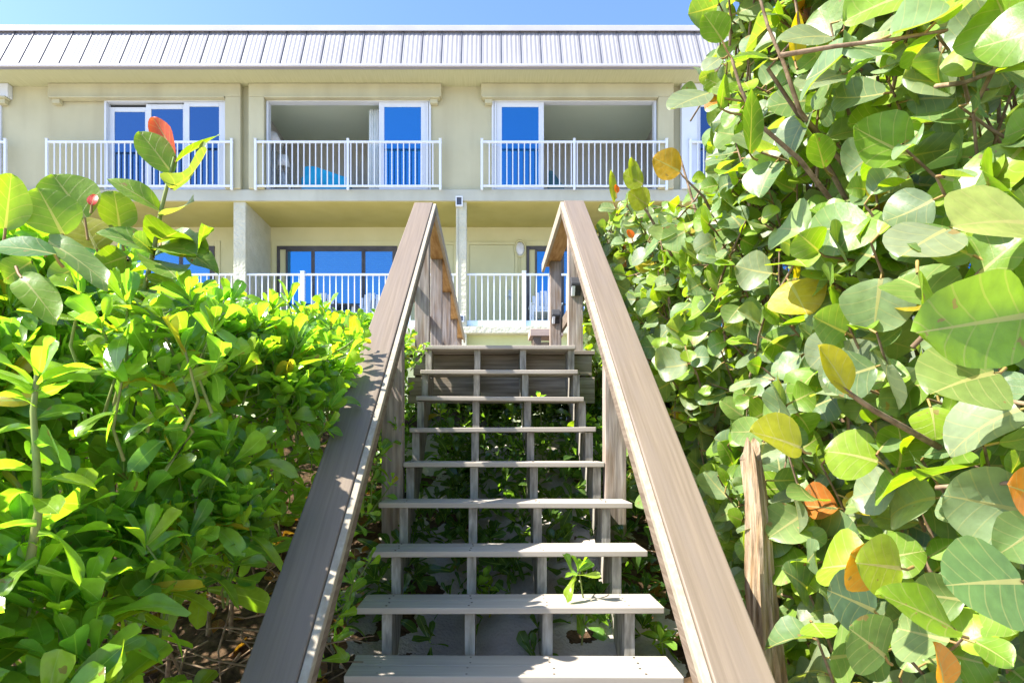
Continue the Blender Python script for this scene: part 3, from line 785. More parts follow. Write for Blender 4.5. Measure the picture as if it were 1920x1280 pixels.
def left_top(d, x): 
    return .10+.150*d+.22*max(0, min(1, 2.7-d))+.06*math.sin(d*2.3+x*2.1)+.045*math.sin(x*5+d*4.7) - .22*max(0, x+1.15)
def surf(d, x): return min(left_top(d, x), LZ(d)+.13+1.3*(-.66-x)+.06*math.sin(d*11+x*7)+.05*math.sin(d*5.3-x*9))
def left_ok(p):
    """keep stems clear of the lens and of the handrail's own body"""
    x, d, z = p
    if d < .95 and x > -1.5: return False
    if x > -.60 and d < 5.3: return False
    if d < 2.9 and x > -.66-.08*(2.9-d): return False
    return True
plants = []
def naupaka(label, drange, xr, n_top, n_in, loc, lsz=(.12, .19)):
    t = thing('naupaka_shrub', label, 'shrub', loc, 'naupaka shrubs left of the stairs')
    lv = Leaves(NPK); st_ = MB(); br = MB()
    cnt = 0
    def root_for(p, dep):
        return p+np.array((rng.normal(-.06, .04), rng.normal(.06, .05), -dep))
    for _ in range(n_top):
        d = rng.uniform(*drange); x = rng.uniform(-1.45, xr[1]) if rng.random() < .62 else rng.uniform(*xr)
        z = surf(d, x)-abs(rng.normal(0, .05))+(rng.uniform(.03, .16) if rng.random() < .2 else 0)
        if z < -.36 and rng.random() < .72: continue
        p = np.array((x, d, z))
        if not left_ok(p): continue
        rosette(lv, st_, p, np.array((.18, -.18, 1.0))+gv(.28), rng.integers(10, 15), rng.uniform(*lsz), root_for(p, rng.uniform(.14, .26)))
    for _ in range(n_in):
        d = rng.uniform(*drange); x = rng.uniform(xr[0], xr[1]-.12)
        zt_ = surf(d, x)-.15; zb_ = max(ground_z(x, d)+.15, zt_-.8)
        z = zb_+(zt_-zb_)*rng.random()**.7
        p = np.array((x, d, z))
        if not left_ok(p): continue
        rosette(lv, st_, p, np.array((.3, -.35, .9))+gv(.4), rng.integers(8, 11), rng.uniform(lsz[0], lsz[1]*.9), root_for(p, .15))
    # woody stems from the ground
    for _ in range(int(26*(drange[1]-drange[0]))):
        d = rng.uniform(*drange); x = rng.uniform(xr[0], xr[1]-.1)
        zg = ground_z(x, d); zt_ = surf(d, x)-.15
        p0 = np.array((x+rng.normal(0, .1), d+rng.normal(0, .1), zg-.02)); p3 = np.array((x+rng.normal(0, .2), d+rng.normal(0, .2), zg+(zt_-zg)*rng.uniform(.5, 1)))
        if max(p0[0], p3[0]) > -1.0-.15*max(0, 2.4-d): continue
        p1 = p0+(p3-p0)*.33+gv(.06); p2 = p0+(p3-p0)*.66+gv(.06)
        br.tube([p0, p1, p2, p3], [.011, .009, .007, .004], 6, False)
    lv.build('foliage', LEAF_NP, t, [(st_, BARKG)]); br.build('branch', BARK, t, smooth=True)
    return t
naupaka('bright green naupaka shrub with long leaves in the left foreground', (1.0, 2.05), (-2.4, -.72), 200, 130, (-1.4, 1.5, -1.5))
naupaka('dense bright green naupaka shrub spilling over the lower left handrail', (2.0, 3.35), (-2.9, -.66), 330, 190, (-1.5, 2.6, -1.1), (.105, .17))
naupaka('sunlit naupaka shrub behind the left handrail, below the lower balcony railing', (3.3, 5.2), (-3.6, -.62), 480, 150, (-1.6, 4.1, -.3), (.095, .15))

# naupaka overhanging the rail and growing between rail and steps
t = thing('naupaka_shrub', 'leafy naupaka sprays poking out between the left handrail and the upper steps', 'shrub', (-.5, 3.9, -.6), 'naupaka shrubs left of the stairs')
lv = Leaves(NPK); sm_ = MB()
for (px, py, D, sz) in ((725,760,3.5,.10),(742,800,3.45,.10),(715,850,3.35,.11),(735,905,3.3,.10),(720,700,3.7,.10),(760,690,3.95,.09),(778,668,4.15,.08),(765,720,3.8,.08),(750,650,4.3,.1),(785,655,4.3,.075),(800,650,4.4,.06),(770,630,4.6,.09),(745,740,3.7,.09),(700,800,3.3,.1),(690,960,2.9,.09),(660,1090,2.65,.10),(640,1150,2.5,.1),(690,1050,2.75,.1),(655,1010,2.8,.1),(630,1200,2.4,.11),(700,900,3.1,.1),(760,780,3.7,.07)):
    p = P3(px, py, D)
    rosette(lv, sm_, p, np.array((.45, -.5, .75))+gv(.3), rng.integers(6, 10), sz, p-np.array((.12, -.05, .16)), tint=None)
lv.build('foliage', LEAF_NP, t); build_split(sm_, 'stem', BARKG, t)

# overhanging sprays lying over the rail cap (part of the middle shrub's look, separate sprig)
t = thing('naupaka_sprig', 'leafy naupaka sprig drooping across the top of the left handrail', 'plant', (-.62, 2.95, .2))
lv = Leaves(NPK); sm_ = MB()
for (px, py, D, sz) in ((652,695,2.8,.13),(660,672,2.88,.12),(635,748,2.62,.13),(672,640,3.0,.12),(612,812,2.42,.12),(640,712,2.75,.13),(618,775,2.52,.12),(664,655,2.95,.12)):
    p = P3(px, py, D)+np.array((0, 0, .02))
    rosette(lv, sm_, p, np.array((.85, -.3, .5))+gv(.22), 9, sz, p-np.array((.25, -.1, .12)))
lv.build('foliage', LEAF_NP, t); build_split(sm_, 'stem', BARKG, t)

# ---------- tall naupaka shoot near the left edge
t = thing('naupaka_sprig', 'tall pale green naupaka stem with drooping leaves near the left edge', 'plant', tuple(P3(70, 1000, 1.3)))
lv = Leaves(NPK); sm_ = MB()
pts = [P3(55, 1060, 1.28), P3(72, 960, 1.27), P3(68, 860, 1.26), P3(62, 770, 1.26), P3(70, 700, 1.27)]
sm_.tube(pts, [.009, .008, .007, .006, .005], 8, False)
rosette(lv, sm_, pts[-1], np.array((.1, -.1, 1)), 10, .13)
for k in range(17):
    py = 720+22*k+rng.uniform(-8, 8); q = k*2.4
    b_ = P3(66+4*math.sin(py*.02), py, 1.262)
    ax = np.array((math.cos(q), .8*math.sin(q), .75-.06*k))+gv(.15)
    lv.leaf(b_, ax, np.array((-.5*math.cos(q), -.5*math.sin(q), .9))+gv(.25), rng.uniform(.10, .15), rng.uniform(.5, .7), np_tint(), fold=rng.uniform(.1, .5), curl=rng.uniform(.2, .8), wave=.06, ph=rng.uniform(0, 6), twist=rng.normal(0, .5))
lv.build('foliage', LEAF_NP, t); build_split(sm_, 'stem', BARKG, t)
t = thing('naupaka_sprig', 'broad naupaka spray crowding the foot of the sea grape shoot with the red leaf', 'plant', tuple(P3(270, 720, 1.5)))
lv = Leaves(NPK); sm_ = MB()
for (px, py, sz) in ((235, 560, .13), (300, 585, .12), (355, 560, .11), (190, 610, .13), (275, 650, .13), (345, 640, .12), (230, 700, .13), (400, 610, .1), (150, 540, .12), (310, 720, .12)):
    p = P3(px, py, 1.46+rng.uniform(-.05, .05)); rosette(lv, sm_, p, np.array((.1, -.25, 1))+gv(.3), 11, sz, p-np.array((.02, -.04, .2)))
lv.build('foliage', LEAF_NP, t); build_split(sm_, 'stem', BARKG, t)
t = thing('naupaka_sprig', 'naupaka shoot rising in front of the lower white railing left of the handrail', 'plant', tuple(P3(540, 640, 3.2)))
lv = Leaves(NPK); sm_ = MB()
for (px, py, sz) in ((540, 560, .14), (500, 590, .13), (575, 600, .12), (470, 620, .12), (620, 610, .11), (520, 610, .12), (450, 600, .12)):
    p = P3(px, py, 3.2); rosette(lv, sm_, p, np.array((.1, -.2, 1))+gv(.25), 10, sz*1.1, p-np.array((0, 0, .25)))
lv.build('foliage', LEAF_NP, t); build_split(sm_, 'stem', BARKG, t)

# ---------- sea grape hero leaf
GREEN = [(.125,.200,.060),(.15,.23,.055),(.11,.175,.065),(.17,.235,.075),(.16,.22,.105),(.19,.235,.125),(.14,.205,.09)]  # greyer greens put the pale sheen of sunlit leaves into the colour
FRESH = [(.16,.26,.022),(.19,.28,.02),(.14,.24,.025)]
def sg_tint():
    r = rng.random()
    if r < .74: c = GREEN[rng.integers(len(GREEN))]
    elif r < .982: c = FRESH[rng.integers(3)]
    elif r < .994: c = (.36,.28,.02)
    else: c = (.42,.14,.025)
    return np.array(c)*rng.uniform(.8, 1.2)
def hero(lv, pt, b_px, t_px, D, D2, wr, tint, nrm_=(-.2,-1,.3), fold=.15, curl=.15, wave=.05, ph=0., pet=None):
    b_ = P3(*b_px, D); tp = P3(*t_px, D2)
    lv.leaf(b_, tp-b_, np.array(nrm_, float), np.linalg.norm(tp-b_)*1.03, wr, tint, fold, curl, wave, ph)
    if pet is not None: pt.tube([pet, (b_+pet)/2+np.array((0, 0, -.004)), b_+(tp-b_)*.02], [.0035, .003, .0028], 6, False)
t = thing('sea_grape_sapling', 'young sea grape shoot with one red leaf rising above the left hedge', 'plant', tuple(P3(250, 700, 1.6)))
lv = Leaves(SG); pt = MB(); sm_ = MB()
D = 1.55
stem = [P3(215, 760, D+.1), P3(262, 580, D+.03), P3(290, 460, D), P3(303, 390, D), P3(318, 330, D), P3(327, 295, D)]
sm_.tube(stem, [.0065, .006, .0055, .005, .0045, .0035], 8, False)
YG = (.15,.235,.02); RED = (.50,.07,.012); GR = (.10,.17,.06); YEL = (.36,.33,.02)
hero(lv, pt, (322,325), (262,240), D, D-.03, .62, YG, (.6,-.85,.1), .12, .12, .03, 1., stem[4])
hero(lv, pt, (330,295), (296,226), D+.02, D+.04, .42, RED, (-.4,-1,.2), .35, -.15, .05, 2., stem[5])
hero(lv, pt, (330,305), (405,242), D, D-.04, .30, (.12,.18,.02), (-.6,-.35,.9), .2, .1, .02, .5, stem[5])
hero(lv, pt, (320,355), (412,310), D, D-.05, .62, (.13,.17,.08), (-.5,-.5,.9), .45, -.25, .12, 2.4, stem[4])
hero(lv, pt, (302,398), (205,318), D, D-.06, .42, YG, (.5,-.8,.7), .3, .2, .04, .2, stem[3])
hero(lv, pt, (290,470), (182,420), D, D-.08, .55, (.13,.22,.03), (.4,-.7,.8), .3, .2, .04, 1.2, stem[2])
hero(lv, pt, (118,440), (72,350), 1.35, 1.33, 1.0, YG, (.7,-.8,.05), .1, .08, .03, .4, P3(122, 480, 1.36))
hero(lv, pt, (160,410), (98,322), 1.5, 1.48, .95, YG, (.65,-.85,.05), .12, .1, .05, 1.7, P3(165, 450, 1.5))
hero(lv, pt, (10,430), (22,325), 1.3, 1.28, .62, (.17,.26,.025), (.7,-.8,.1), .3, .1, .05, 2.2, P3(5, 470, 1.3))
hero(lv, pt, (105,478), (-35,440), 1.2, 1.15, .62, (.07,.15,.03), (.1,-.7,.9), .15, .2, .04, .9, P3(118, 500, 1.22))
hero(lv, pt, (225,430), (215,355), 1.6, 1.6, .85, (.18,.25,.022), (.7,-.8,.1), .1, .1, .04, 2.7, P3(232, 470, 1.6))
hero(lv, pt, (182,468), (150,400), 1.55, 1.56, 1.0, (.24,.23,.02), (.7,-.8,.1), .1, .1, .04, .3, P3(190, 500, 1.56))
hero(lv, pt, (90,455), (200,505), 1.3, 1.25, .4, (.14,.21,.05), (-.3,-.4,.9), .2, .2, .08, .3, P3(85, 480, 1.32))
hero(lv, pt, (300,405), (375,392), D, D-.03, .5, (.2,.24,.14), (-.4,-.5,.8), .3, -.2, .06, 1.1, stem[3])
hero(lv, pt, (290,470), (385,450), D, D-.05, .6, (.14,.23,.03), (-.3,-.6,.8), .3, .2, .08, 1.9, stem[2])
hero(lv, pt, (275,530), (200,560), D+.03, D-.03, .55, (.13,.21,.03), (.1,-.7,.8), .2, .2, .06, 2.9, stem[1])
hero(lv, pt, (272,540), (345,560), D+.03, D-.03, .55, (.10,.19,.03), (-.1,-.7,.8), .2, .3, .06, .9, stem[1])
hero(lv, pt, (40,520), (100,580), 1.3, 1.25, .5, (.16,.25,.03), (-.1,-.6,.9), .25, .25, .06, .4, P3(30, 500, 1.32))
for (bx, by, tx, ty, wr_, tn) in ((292,455,335,432,.6,YG),(288,475,255,440,.6,GR),(284,490,335,500,.65,(.13,.21,.03)),(280,505,225,505,.6,(.15,.23,.025)),(276,520,330,535,.6,YG),(300,455,365,470,.5,(.12,.21,.03)),
        (268,560,210,590,.6,(.12,.2,.03)),(268,565,330,600,.65,(.14,.22,.03)),(240,480,180,500,.7,(.15,.23,.02)),(345,470,410,500,.5,(.13,.22,.03)),(360,480,395,430,.5,(.14,.23,.025)),(150,500,95,520,.7,(.12,.2,.04)),(60,490,10,520,.7,(.14,.22,.03))):
    hero(lv, pt, (bx, by), (tx, ty), D+rng.uniform(-.04, .06), D+rng.uniform(-.1, .05), wr_, tn, ((.7, -.65, .15+.2*rng.random()) if rng.random() < .6 else (-.5, -.4, .8)), rng.uniform(.1, .4), rng.uniform(0, .35), .07, rng.uniform(0, 6), P3(bx, by+8, D+.02))
hero(lv, pt, (172,385), (176,362), 1.5, 1.5, .8, (.6,.05,.03), (.1,-1,.2), .2, .2, .04, .3, P3(170, 400, 1.5))
lv.build('foliage', LEAF_SG, t); build_split(pt, 'petiole', PET, t); build_split(sm_, 'stem', BARKG, t)

# ---------- sea grape hedge on the right
def sg_shoot(lv, br, pt, p0, dirv, length, n, size, straight=.25):
    """a woody twig from p0 with n alternate round leaves towards its tip"""
    if dirv[1] > -.05:                      # twigs always come out of the hedge towards the path
        tip_ = p0+dirv*length; dirv = unit(np.array((dirv[0], -abs(dirv[1])-.05, dirv[2]))); p0 = tip_-dirv*length
    d = unit(dirv); pts = [p0]; 
    k = max(3, int(length/.09)); 
    for i in range(k):
        d = unit(d+gv(straight*.35)+np.array((0, 0, .04))); pts.append(pts[-1]+d*length/k)
    rad = np.linspace(.0055, .003, len(pts)); br.tube(pts, rad, 6, False)
    side = unit(np.cross(d, (0.2, .3, 1))+gv(.2))
    for i in range(n):
        q = 1-.82*i/n; f_ = q*(len(pts)-1); i0 = min(int(f_), len(pts)-2); b0 = pts[i0]+(pts[i0+1]-pts[i0])*(f_-i0)
        dd = unit(pts[i0+1]-pts[i0]); sgn = 1 if i % 2 else -1
        nrm_ = unit((np.array((-.52, -.50, .58)) if rng.random() > .28 else np.array((.62, -.70, .15)))+gv(.38))
        ax = unit(dd*.35+side*sgn*.9+gv(.45))
        ax = unit(ax-nrm_*np.dot(ax, nrm_))
        L_ = size*rng.uniform(.72, 1.15)*(.65 if i == 0 else 1)
        tnt = sg_tint()
        if i == 0 and rng.random() < .5: tnt = np.array(FRESH[rng.integers(3)])*rng.uniform(.9, 1.2)
        pe = b0+ax*rng.uniform(.012, .028)+nrm_*.004
        pt.tube([b0, pe], [.0032, .0028], 5, False)
        lv.leaf(pe, ax, nrm_, L_, rng.uniform(.88, 1.08), tnt, fold=rng.uniform(-.05, .5), curl=rng.uniform(-.25, .4), wave=rng.uniform(.02, .11), ph=rng.uniform(0, 6), twist=rng.normal(0, .25))
def right_face(d, z):
    """x of the hedge's face at depth d and height z"""
    b_ = .90+.06*math.sin(d*2.9+z*2)+.05*math.sin(z*6.1+d*5)
    if d < 2.3: b_ += .10*(2.3-d)
    if d > 2.2 and z > .37*d: b_ = max(b_, .335*d+.10)
    if z < -.5: b_ += .12
    return b_
def right_top(d): return 1.93+.10*math.sin(d*2.1)+.08*math.sin(d*5.3+1)-.20*max(0, d-3.7) + (.3 if d < 2.3 else 0)
def sea_grape(label, drange, n_face, n_top, n_in, size, loc, deep=1.7):
    t = thing('sea_grape_shrub', label, 'shrub', loc, 'sea grape shrubs right of the stairs')
    lv = Leaves(SG); br = MB(); pt = MB(); big = MB()
    for _ in range(n_face):
        d = rng.uniform(*drange); zg = ground_z(1, d)+.15; zt_ = right_top(d)
        z = zg+(zt_-zg)*rng.random(); x = right_face(d, z)+abs(rng.normal(0, .07))
        tip = np.array((x, d, z)); L_ = rng.uniform(.22, .42)
        dirv = unit(np.array((-.6, -.45, .45))+gv(.4))
        sg_shoot(lv, br, pt, tip-dirv*L_, dirv, L_, rng.integers(4, 7), size)
    for _ in range(n_top):
        d = rng.uniform(*drange); z = right_top(d)-abs(rng.normal(0, .08)); x = right_face(d, z)+rng.random()*deep
        tip = np.array((x, d, z)); L_ = rng.uniform(.25, .45); dirv = unit(np.array((-.25, -.2, .9))+gv(.2))
        sg_shoot(lv, br, pt, tip-dirv*L_, dirv, L_, rng.integers(4, 7), size)
    for _ in range(n_in):
        d = rng.uniform(*drange); zg = ground_z(1, d)+.1; zt_ = right_top(d)-.15
        z = zg+(zt_-zg)*rng.random(); x = right_face(d, z)+.15+rng.random()**1.5*deep
        tip = np.array((x, d, z)); L_ = rng.uniform(.25, .4); dirv = unit(np.array((-.45, -.4, .6))+gv(.5))
        sg_shoot(lv, br, pt, tip-dirv*L_, dirv, L_, rng.integers(3, 6), size)
    for _ in range(int(15*(drange[1]-drange[0]))):
        d = rng.uniform(*drange); x = rng.uniform(1.45, .95+deep); zg = ground_z(x, d)
        p0 = np.array((x, d, zg-.05)); h = rng.uniform(.9, 1.)*(right_top(d)-zg-.3)
        p3 = p0+np.array((rng.normal(-.1, .15), rng.normal(.1, .2), h)); p1 = p0+(p3-p0)*.35+gv(.06); p2 = p0+(p3-p0)*.7+gv(.06)
        big.tube([p0, p1, p2, p3], [.020, .016, .012, .006], 8, False)
    lv.build('foliage', LEAF_SG, t, [(br, BARK), (pt, PET)]); big.build('branch', BARK, t, smooth=True)
    return lv
sea_grape('large leaved sea grape shrub filling the right foreground, leaves as big as plates', (1.0, 2.15), 150, 70, 250, .138, (1.5, 1.6, -1.5))
sea_grape('tall round leaved sea grape shrub beside the weathered wood post', (2.1, 3.5), 240, 100, 340, .125, (1.5, 2.8, -1.1))
sea_grape('farther sea grape shrub of small round leaves against the top of the right handrail', (3.4, 5.6), 330, 160, 340, .112, (1.5, 4.5, -.2))

# hero leaves on the right
t = thing('sea_grape_sprig', 'near sea grape sprig of large yellow-green and orange leaves at the right edge', 'plant', tuple(P3(1780, 700, 1.2)))
lv = Leaves(SG); pt = MB(); br = MB()
def tw(*p): br.tube([P3(*q) for q in p], list(np.linspace(.008, .004, len(p))), 7, False)
tw((1960,640,1.25), (1900,590,1.2), (1870,560,1.15))
hero(lv, pt, (1935,590), (1735,620), 1.1, 1.02, .58, (.17,.28,.018), (.55,-.85,.1), .25, .05, .04, .6, P3(1960, 585, 1.15))
hero(lv, pt, (1930,420), (1800,400), 1.15, 1.1, 1.05, (.27,.31,.09), (-.4,-.8,.55), .2, .15, .05, 2.6, P3(1940, 440, 1.2))
hero(lv, pt, (1720,510), (1745,650), 1.2, 1.14, .45, (.19,.30,.02), (.5,-.9,.2), .35, -.1, .06, 1.6, P3(1720, 490, 1.25))
hero(lv, pt, (1775,430), (1690,470), 1.3, 1.27, 1.1, (.19,.22,.13), (-.45,-.7,.6), .1, .1, .03, .8, P3(1800, 445, 1.3))
tw((1800,860,1.5), (1720,815,1.42), (1640,770,1.36), (1590,735,1.33), (1560,715,1.31))
hero(lv, pt, (1590,735), (1545,645), 1.33, 1.3, .58, (.38,.33,.018), (.35,-.9,.1), .3, .12, .04, .9, P3(1598, 742, 1.33))
hero(lv, pt, (1500,840), (1415,800), 1.35, 1.32, .8, (.30,.30,.02), (.1,-.8,.6), .4, .15, .05, 1.9, P3(1520, 850, 1.36))
hero(lv, pt, (1690,1065), (1610,1055), 1.22, 1.2, 1.1, (.26,.34,.02), (.25,-1,.15), .12, .05, .03, .2, P3(1712, 1062, 1.24))
hero(lv, pt, (1655,1085), (1598,1040), 1.25, 1.23, 1.15, (.50,.22,.018), (-.35,-1,.15), .12, .05, .03, 1.2, P3(1680, 1078, 1.25))
hero(lv, pt, (1768,1290), (1770,1208), 1.12, 1.1, .62, (.55,.22,.02), (.4,-.9,.2), .4, .2, .06, 1.4, P3(1775, 1310, 1.12))
hero(lv, pt, (1790,1180), (1665,1105), 1.15, 1.1, .45, (.18,.29,.02), (.1,-.7,.7), .3, .1, .04, .3, P3(1815, 1195, 1.16))
hero(lv, pt, (1915,1090), (1785,1090), 1.12, 1.08, .95, (.11,.19,.06), (-.4,-.8,.5), .08, .1, .03, 2.2, P3(1935, 1080, 1.15))
hero(lv, pt, (1660,1230), (1600,1180), 1.22, 1.2, 1.2, (.12,.20,.04), (-.35,-.9,.45), .08, .1, .03, .5, P3(1672, 1245, 1.24))
hero(lv, pt, (1640,1145), (1560,1105), 1.3, 1.27, 1.05, (.10,.165,.09), (-.45,-.8,.5), .08, .1, .03, 2.5, P3(1655, 1155, 1.32))
hero(lv, pt, (1945,930), (1898,910), 1.1, 1.08, 1.3, (.5,.17,.02), (.3,-1,.1), .2, .1, .03, .5, P3(1960, 940, 1.12))
hero(lv, pt, (1865,700), (1760,715), 1.15, 1.1, 1.0, (.16,.22,.06), (-.4,-.8,.55), .12, .2, .06, 1.5, P3(1885, 690, 1.17))
lv.build('foliage', LEAF_SG, t); build_split(pt, 'petiole', PET, t); build_split(br, 'twig', BARK, t)

t = thing('sea_grape_sprig', 'sea grape sprig of backlit round leaves reaching left across the roof and sky', 'plant', tuple(P3(1450, 200, 1.9)))
lv = Leaves(SG); pt = MB(); br = MB()
D = 1.9
tw((1600,330,D+.1), (1500,210,D), (1470,120,D), (1440,50,D), (1420,-20,D))
tw((1640,480,D+.1), (1500,300,D), (1420,230,D), (1390,170,D-.02), (1372,110,D-.02))
tw((1600,400,D+.15), (1520,250,D+.05), (1440,130,D+.05), (1500,60,D), (1490,-10,D))
G1 = (.15,.25,.025); G2 = (.17,.21,.11)
hero(lv, pt, (1355,78), (1322,25), D, D-.02, 1.3, G1, (.3,-1,.2), .12, .05, .03, .3, P3(1372, 110, D))
hero(lv, pt, (1330,175), (1258,195), D, D-.05, .72, G2, (-.4,-.8,.5), .1, .1, .03, 1.2, P3(1392, 190, D))
hero(lv, pt, (1350,205), (1362,140), D, D-.02, .55, G1, (.6,-.8,.2), .2, .05, .04, 2.2, P3(1390, 215, D))
hero(lv, pt, (1405,290), (1415,165), D-.05, D-.08, .42, (.10,.18,.025), (.5,-.85,.1), .2, .05, .04, .9, P3(1420, 300, D))
hero(lv, pt, (1560,70), (1465,60), D-.1, D-.13, .7, G2, (-.35,-.8,.6), .1, .15, .04, .5, P3(1575, 80, D))
hero(lv, pt, (1350,110), (1318,130), D, D, 1., G2, (-.4,-.8,.5), .1, .1, .03, 1.2, P3(1365, 105, D))
hero(lv, pt, (1490,115), (1500,20), D+.02, D, .42, (.42,.30,.02), (.4,-.9,.1), .2, .05, .04, 1.9, P3(1495, 130, D))
hero(lv, pt, (1580,140), (1500,155), D-.1, D-.14, .8, G2, (-.4,-.75,.6), .1, .12, .03, 2.9, P3(1600, 130, D))
hero(lv, pt, (1650,130), (1740,90), D-.2, D-.24, .75, G1, (.2,-1,.2), .15, .05, .05, .3, P3(1640, 140, D))
hero(lv, pt, (1545,315), (1530,250), D-.15, D-.17, 1.0, G1, (.3,-1,.1), .1, .05, .03, 1.4, P3(1560, 330, D))
hero(lv, pt, (1440,110), (1365,100), D+.05, D, .55, (.12,.2,.03), (.1,-.6,.9), .2, .15, .05, 2.1, P3(1460, 110, D))
lv.build('foliage', LEAF_SG, t); build_split(pt, 'petiole', PET, t); build_split(br, 'twig', BARK, t)

t = thing('sea_grape_sprig', 'sea grape twig with one orange leaf over the right upper railing', 'plant', tuple(P3(1270, 330, 2.8)))
lv = Leaves(SG); pt = MB(); br = MB()
D = 2.9
tw((1350,430,D+.1), (1320,370,D), (1280,330,D))
tw((1260,480,D+.3), (1215,400,D+.2), (1180,350,D+.2))
hero(lv, pt, (1275,322), (1226,295), D, D-.02, 1.0, (.42,.24,.03), (-.2,-1,.2), .12, .05, .03, .2, P3(1285, 335, D))
hero(lv, pt, (1205,345), (1170,325), 3.1, 3.08, 1.1, (.27,.32,.03), (.2,-1,.2), .12, .05, .03, 1.2, P3(1210, 390, 3.1))
hero(lv, pt, (1215,385), (1180,360), 3.1, 3.08, 1.0, (.30,.33,.03), (-.1,-1,.2), .12, .05, .03, 2.2, P3(1215, 400, 3.1))
hero(lv, pt, (1190,345), (1186,295), 3.1, 3.1, .5, (.25,.30,.03), (.5,-1,.2), .22, .05, .03, .7, P3(1190, 360, 3.1))
hero(lv, pt, (1150,380), (1148,318), 3.2, 3.2, .25, (.25,.30,.03), (.5,-1,.2), .22, .05, .03, .7, P3(1155, 390, 3.2))
hero(lv, pt, (1156,362), (1156,346), 3.2, 3.2, .7, (.62,.12,.02), (.5,-1,.2), .22, .05, .03, .7, P3(1156, 372, 3.2))
hero(lv, pt, (1185,447), (1178,430), 3.2, 3.2, .9, (.62,.12,.02), (.5,-1,.2), .22, .05, .03, .7, P3(1188, 455, 3.2))
lv.build('foliage', LEAF_SG, t); build_split(pt, 'petiole', PET, t); build_split(br, 'twig', BARK, t)

# ---------- plants below the steps
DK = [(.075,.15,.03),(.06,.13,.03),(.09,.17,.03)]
seed = [((1085,1065),2.78,.11,'pale green seedling with hanging leaves between the second and third steps, right of centre'),
        ((1240,1190),2.72,.10,'young green seedling beside the right end of the lowest step'),
        ((1095,1170),3.0,.13,'dark broad leaved seedling in the sand below the second step, right of centre'),
        ((905,1085),3.05,.12,'dark seedling at the inner left stringer between second and third steps'),
        ((825,770),4.3,.10,'leafy seedling under the top steps left of the inner left stringer'),
        ((960,770),4.2,.10,'leafy seedling hanging between the inner stringers under the third step from the top'),
        ((1010,745),4.2,.08,'small seedling behind the inner right stringer under the upper steps'),
        ((1100,785),4.2,.10,'dark seedling near the right stringer under the upper steps')]
for (pp, D, sz, lb) in seed:
    p = P3(*pp, D)
    t = thing('naupaka_seedling', lb, 'plant', (p[0], p[1], ground_z(p[0], p[1])), 'seedlings growing under the steps')
    lv = Leaves(NPK); sm_ = MB()
    r0 = np.array((p[0]+.03, p[1]+.12, ground_z(p[0], p[1]+.12)))
    rosette(lv, sm_, p, np.array((0, -.3, 1))+gv(.2), 9, sz, None)
    if r0[2] > p[2]-.02: r0[2] = p[2]-.25
    sm_.tube([r0, (r0+p)/2+gv(.02), p], [.005, .004, .003], 5, False)
    q = (r0+p)/2; rosette(lv, sm_, q, np.array((.5, -.5, .5))+gv(.3), 6, sz*.9, None)
    lv.build('foliage', LEAF_NP, t); build_split(sm_, 'stem', BARKG, t)
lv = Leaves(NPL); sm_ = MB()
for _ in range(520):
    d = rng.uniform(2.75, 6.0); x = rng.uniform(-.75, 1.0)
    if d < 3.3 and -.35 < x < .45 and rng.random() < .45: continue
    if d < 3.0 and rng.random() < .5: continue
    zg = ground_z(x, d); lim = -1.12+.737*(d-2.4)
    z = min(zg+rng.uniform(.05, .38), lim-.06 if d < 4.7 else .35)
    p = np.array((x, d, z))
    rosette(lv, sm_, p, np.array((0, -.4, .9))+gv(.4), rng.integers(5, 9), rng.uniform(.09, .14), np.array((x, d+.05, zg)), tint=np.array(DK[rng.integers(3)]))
uc = lv.build('undergrowth', LEAF_NP, None); tag(uc, 'dark leafy undergrowth on the sandy slope under the stairs', 'undergrowth', kind='stuff')
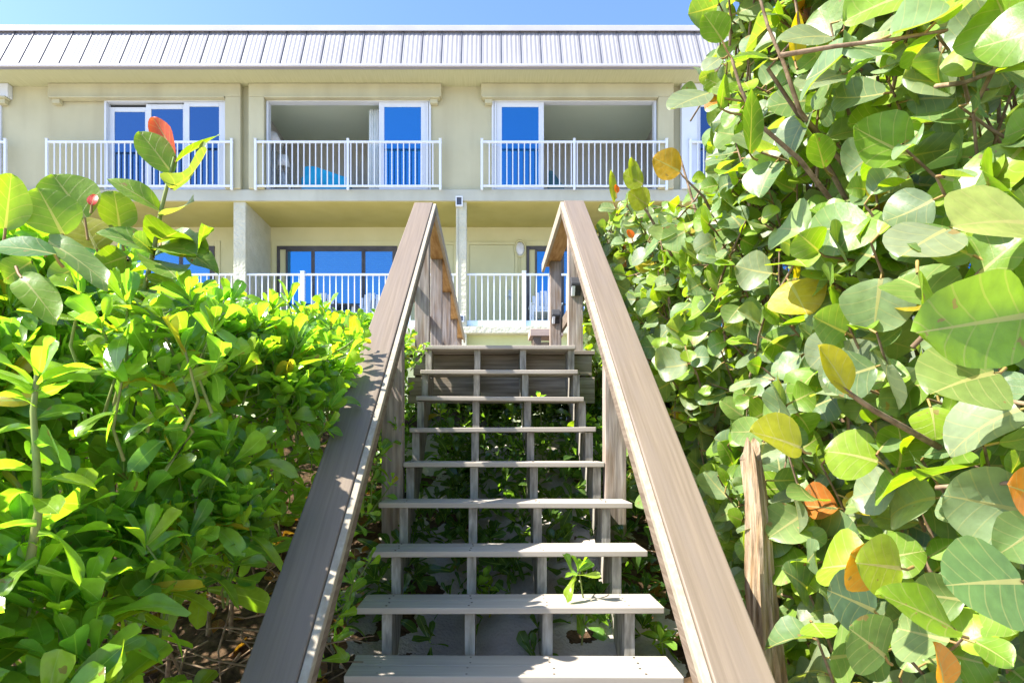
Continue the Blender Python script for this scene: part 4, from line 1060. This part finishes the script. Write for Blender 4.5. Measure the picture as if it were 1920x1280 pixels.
# dry twigs and fallen leaves at the foot of the left hedge
lt = MB()
for _ in range(240):
    d = rng.uniform(1.0, 2.9); x = rng.uniform(-1.5, -.72)
    z = ground_z(x, d)+rng.uniform(.03, .75)*(rng.random())
    a = np.array((x, d, z)); b_ = a+unit(np.array((rng.normal(), rng.normal()*.5, rng.normal()*.35)))*rng.uniform(.15, .45)
    lt.tube([a, (a+b_)/2+gv(.03), b_], [.005, .004, .002], 5, False)
tw_ = lt.build('dry_twigs', BARK, None, smooth=True); tag(tw_, 'tangle of dry brown twigs at the foot of the left hedge', 'twigs', kind='stuff')
lv = Leaves(SG)
for _ in range(900):
    side = rng.random() < .6
    d = rng.uniform(.9, 4.2); x = rng.uniform(-2.0, -.6) if side else rng.uniform(.7, 2.0)
    z = ground_z(x, d)+rng.uniform(.01, .06)
    lv.leaf(np.array((x, d, z)), gv(), np.array((0, 0, 1.))+gv(.4), rng.uniform(.06, .11), .8, np.array((.20,.095,.035))*rng.uniform(.5, 1.2), .2, rng.uniform(-.4, .4), .1, rng.uniform(0, 6))
ll = lv.build('leaf_litter', LEAF_SG, None); tag(ll, 'brown fallen leaves lying on the sand under the hedges', 'leaf litter', kind='stuff')

# ================================================================== LIGHT, SKY, CAMERA
sun_dir = Vector(SUN)
w = bpy.data.worlds.new('World'); scene.world = w; w.use_nodes = True
nt = w.node_tree; bg = nt.nodes['Background']
sky = nt.nodes.new('ShaderNodeTexSky'); sky.sky_type = 'NISHITA'; sky.sun_disc = False
el = math.asin(sun_dir.z); az = math.atan2(sun_dir.x, sun_dir.y)
sky.sun_elevation = el; sky.sun_rotation = az % (2*math.pi)
sky.air_density = .68; sky.dust_density = 1.4; sky.ozone_density = 8.0
nt.links.new(sky.outputs[0], bg.inputs[0]); bg.inputs[1].default_value = .105
ld = bpy.data.lights.new('sun', 'SUN'); ld.energy = 3.4; ld.angle = math.radians(.53); ld.color = (1, .95, .87)
lo = bpy.data.objects.new('sun', ld); COL.objects.link(lo); lo.rotation_euler = (-sun_dir).to_track_quat('-Z', 'Y').to_euler()
lo.location = (-20, -5, 20)
cd = bpy.data.cameras.new('camera'); cam = bpy.data.objects.new('camera', cd); COL.objects.link(cam)
cam.location = (0, 0, 0); cam.rotation_euler = (math.radians(90), 0, 0)
cd.sensor_width = 36; cd.lens = F/1920*36; cd.shift_x = (960-CX)/1920; cd.shift_y = (HY-640)/1920
cd.clip_start = .05; cd.clip_end = 2000
scene.camera = cam
vs_ = scene.view_settings; vs_.view_transform = 'Standard'; vs_.look = 'None'; vs_.exposure = 2.3; vs_.gamma = 1; vs_.use_curve_mapping = False
scene.render.engine = 'CYCLES'
scene.cycles.max_bounces = 10; scene.cycles.diffuse_bounces = 5; scene.cycles.transmission_bounces = 6
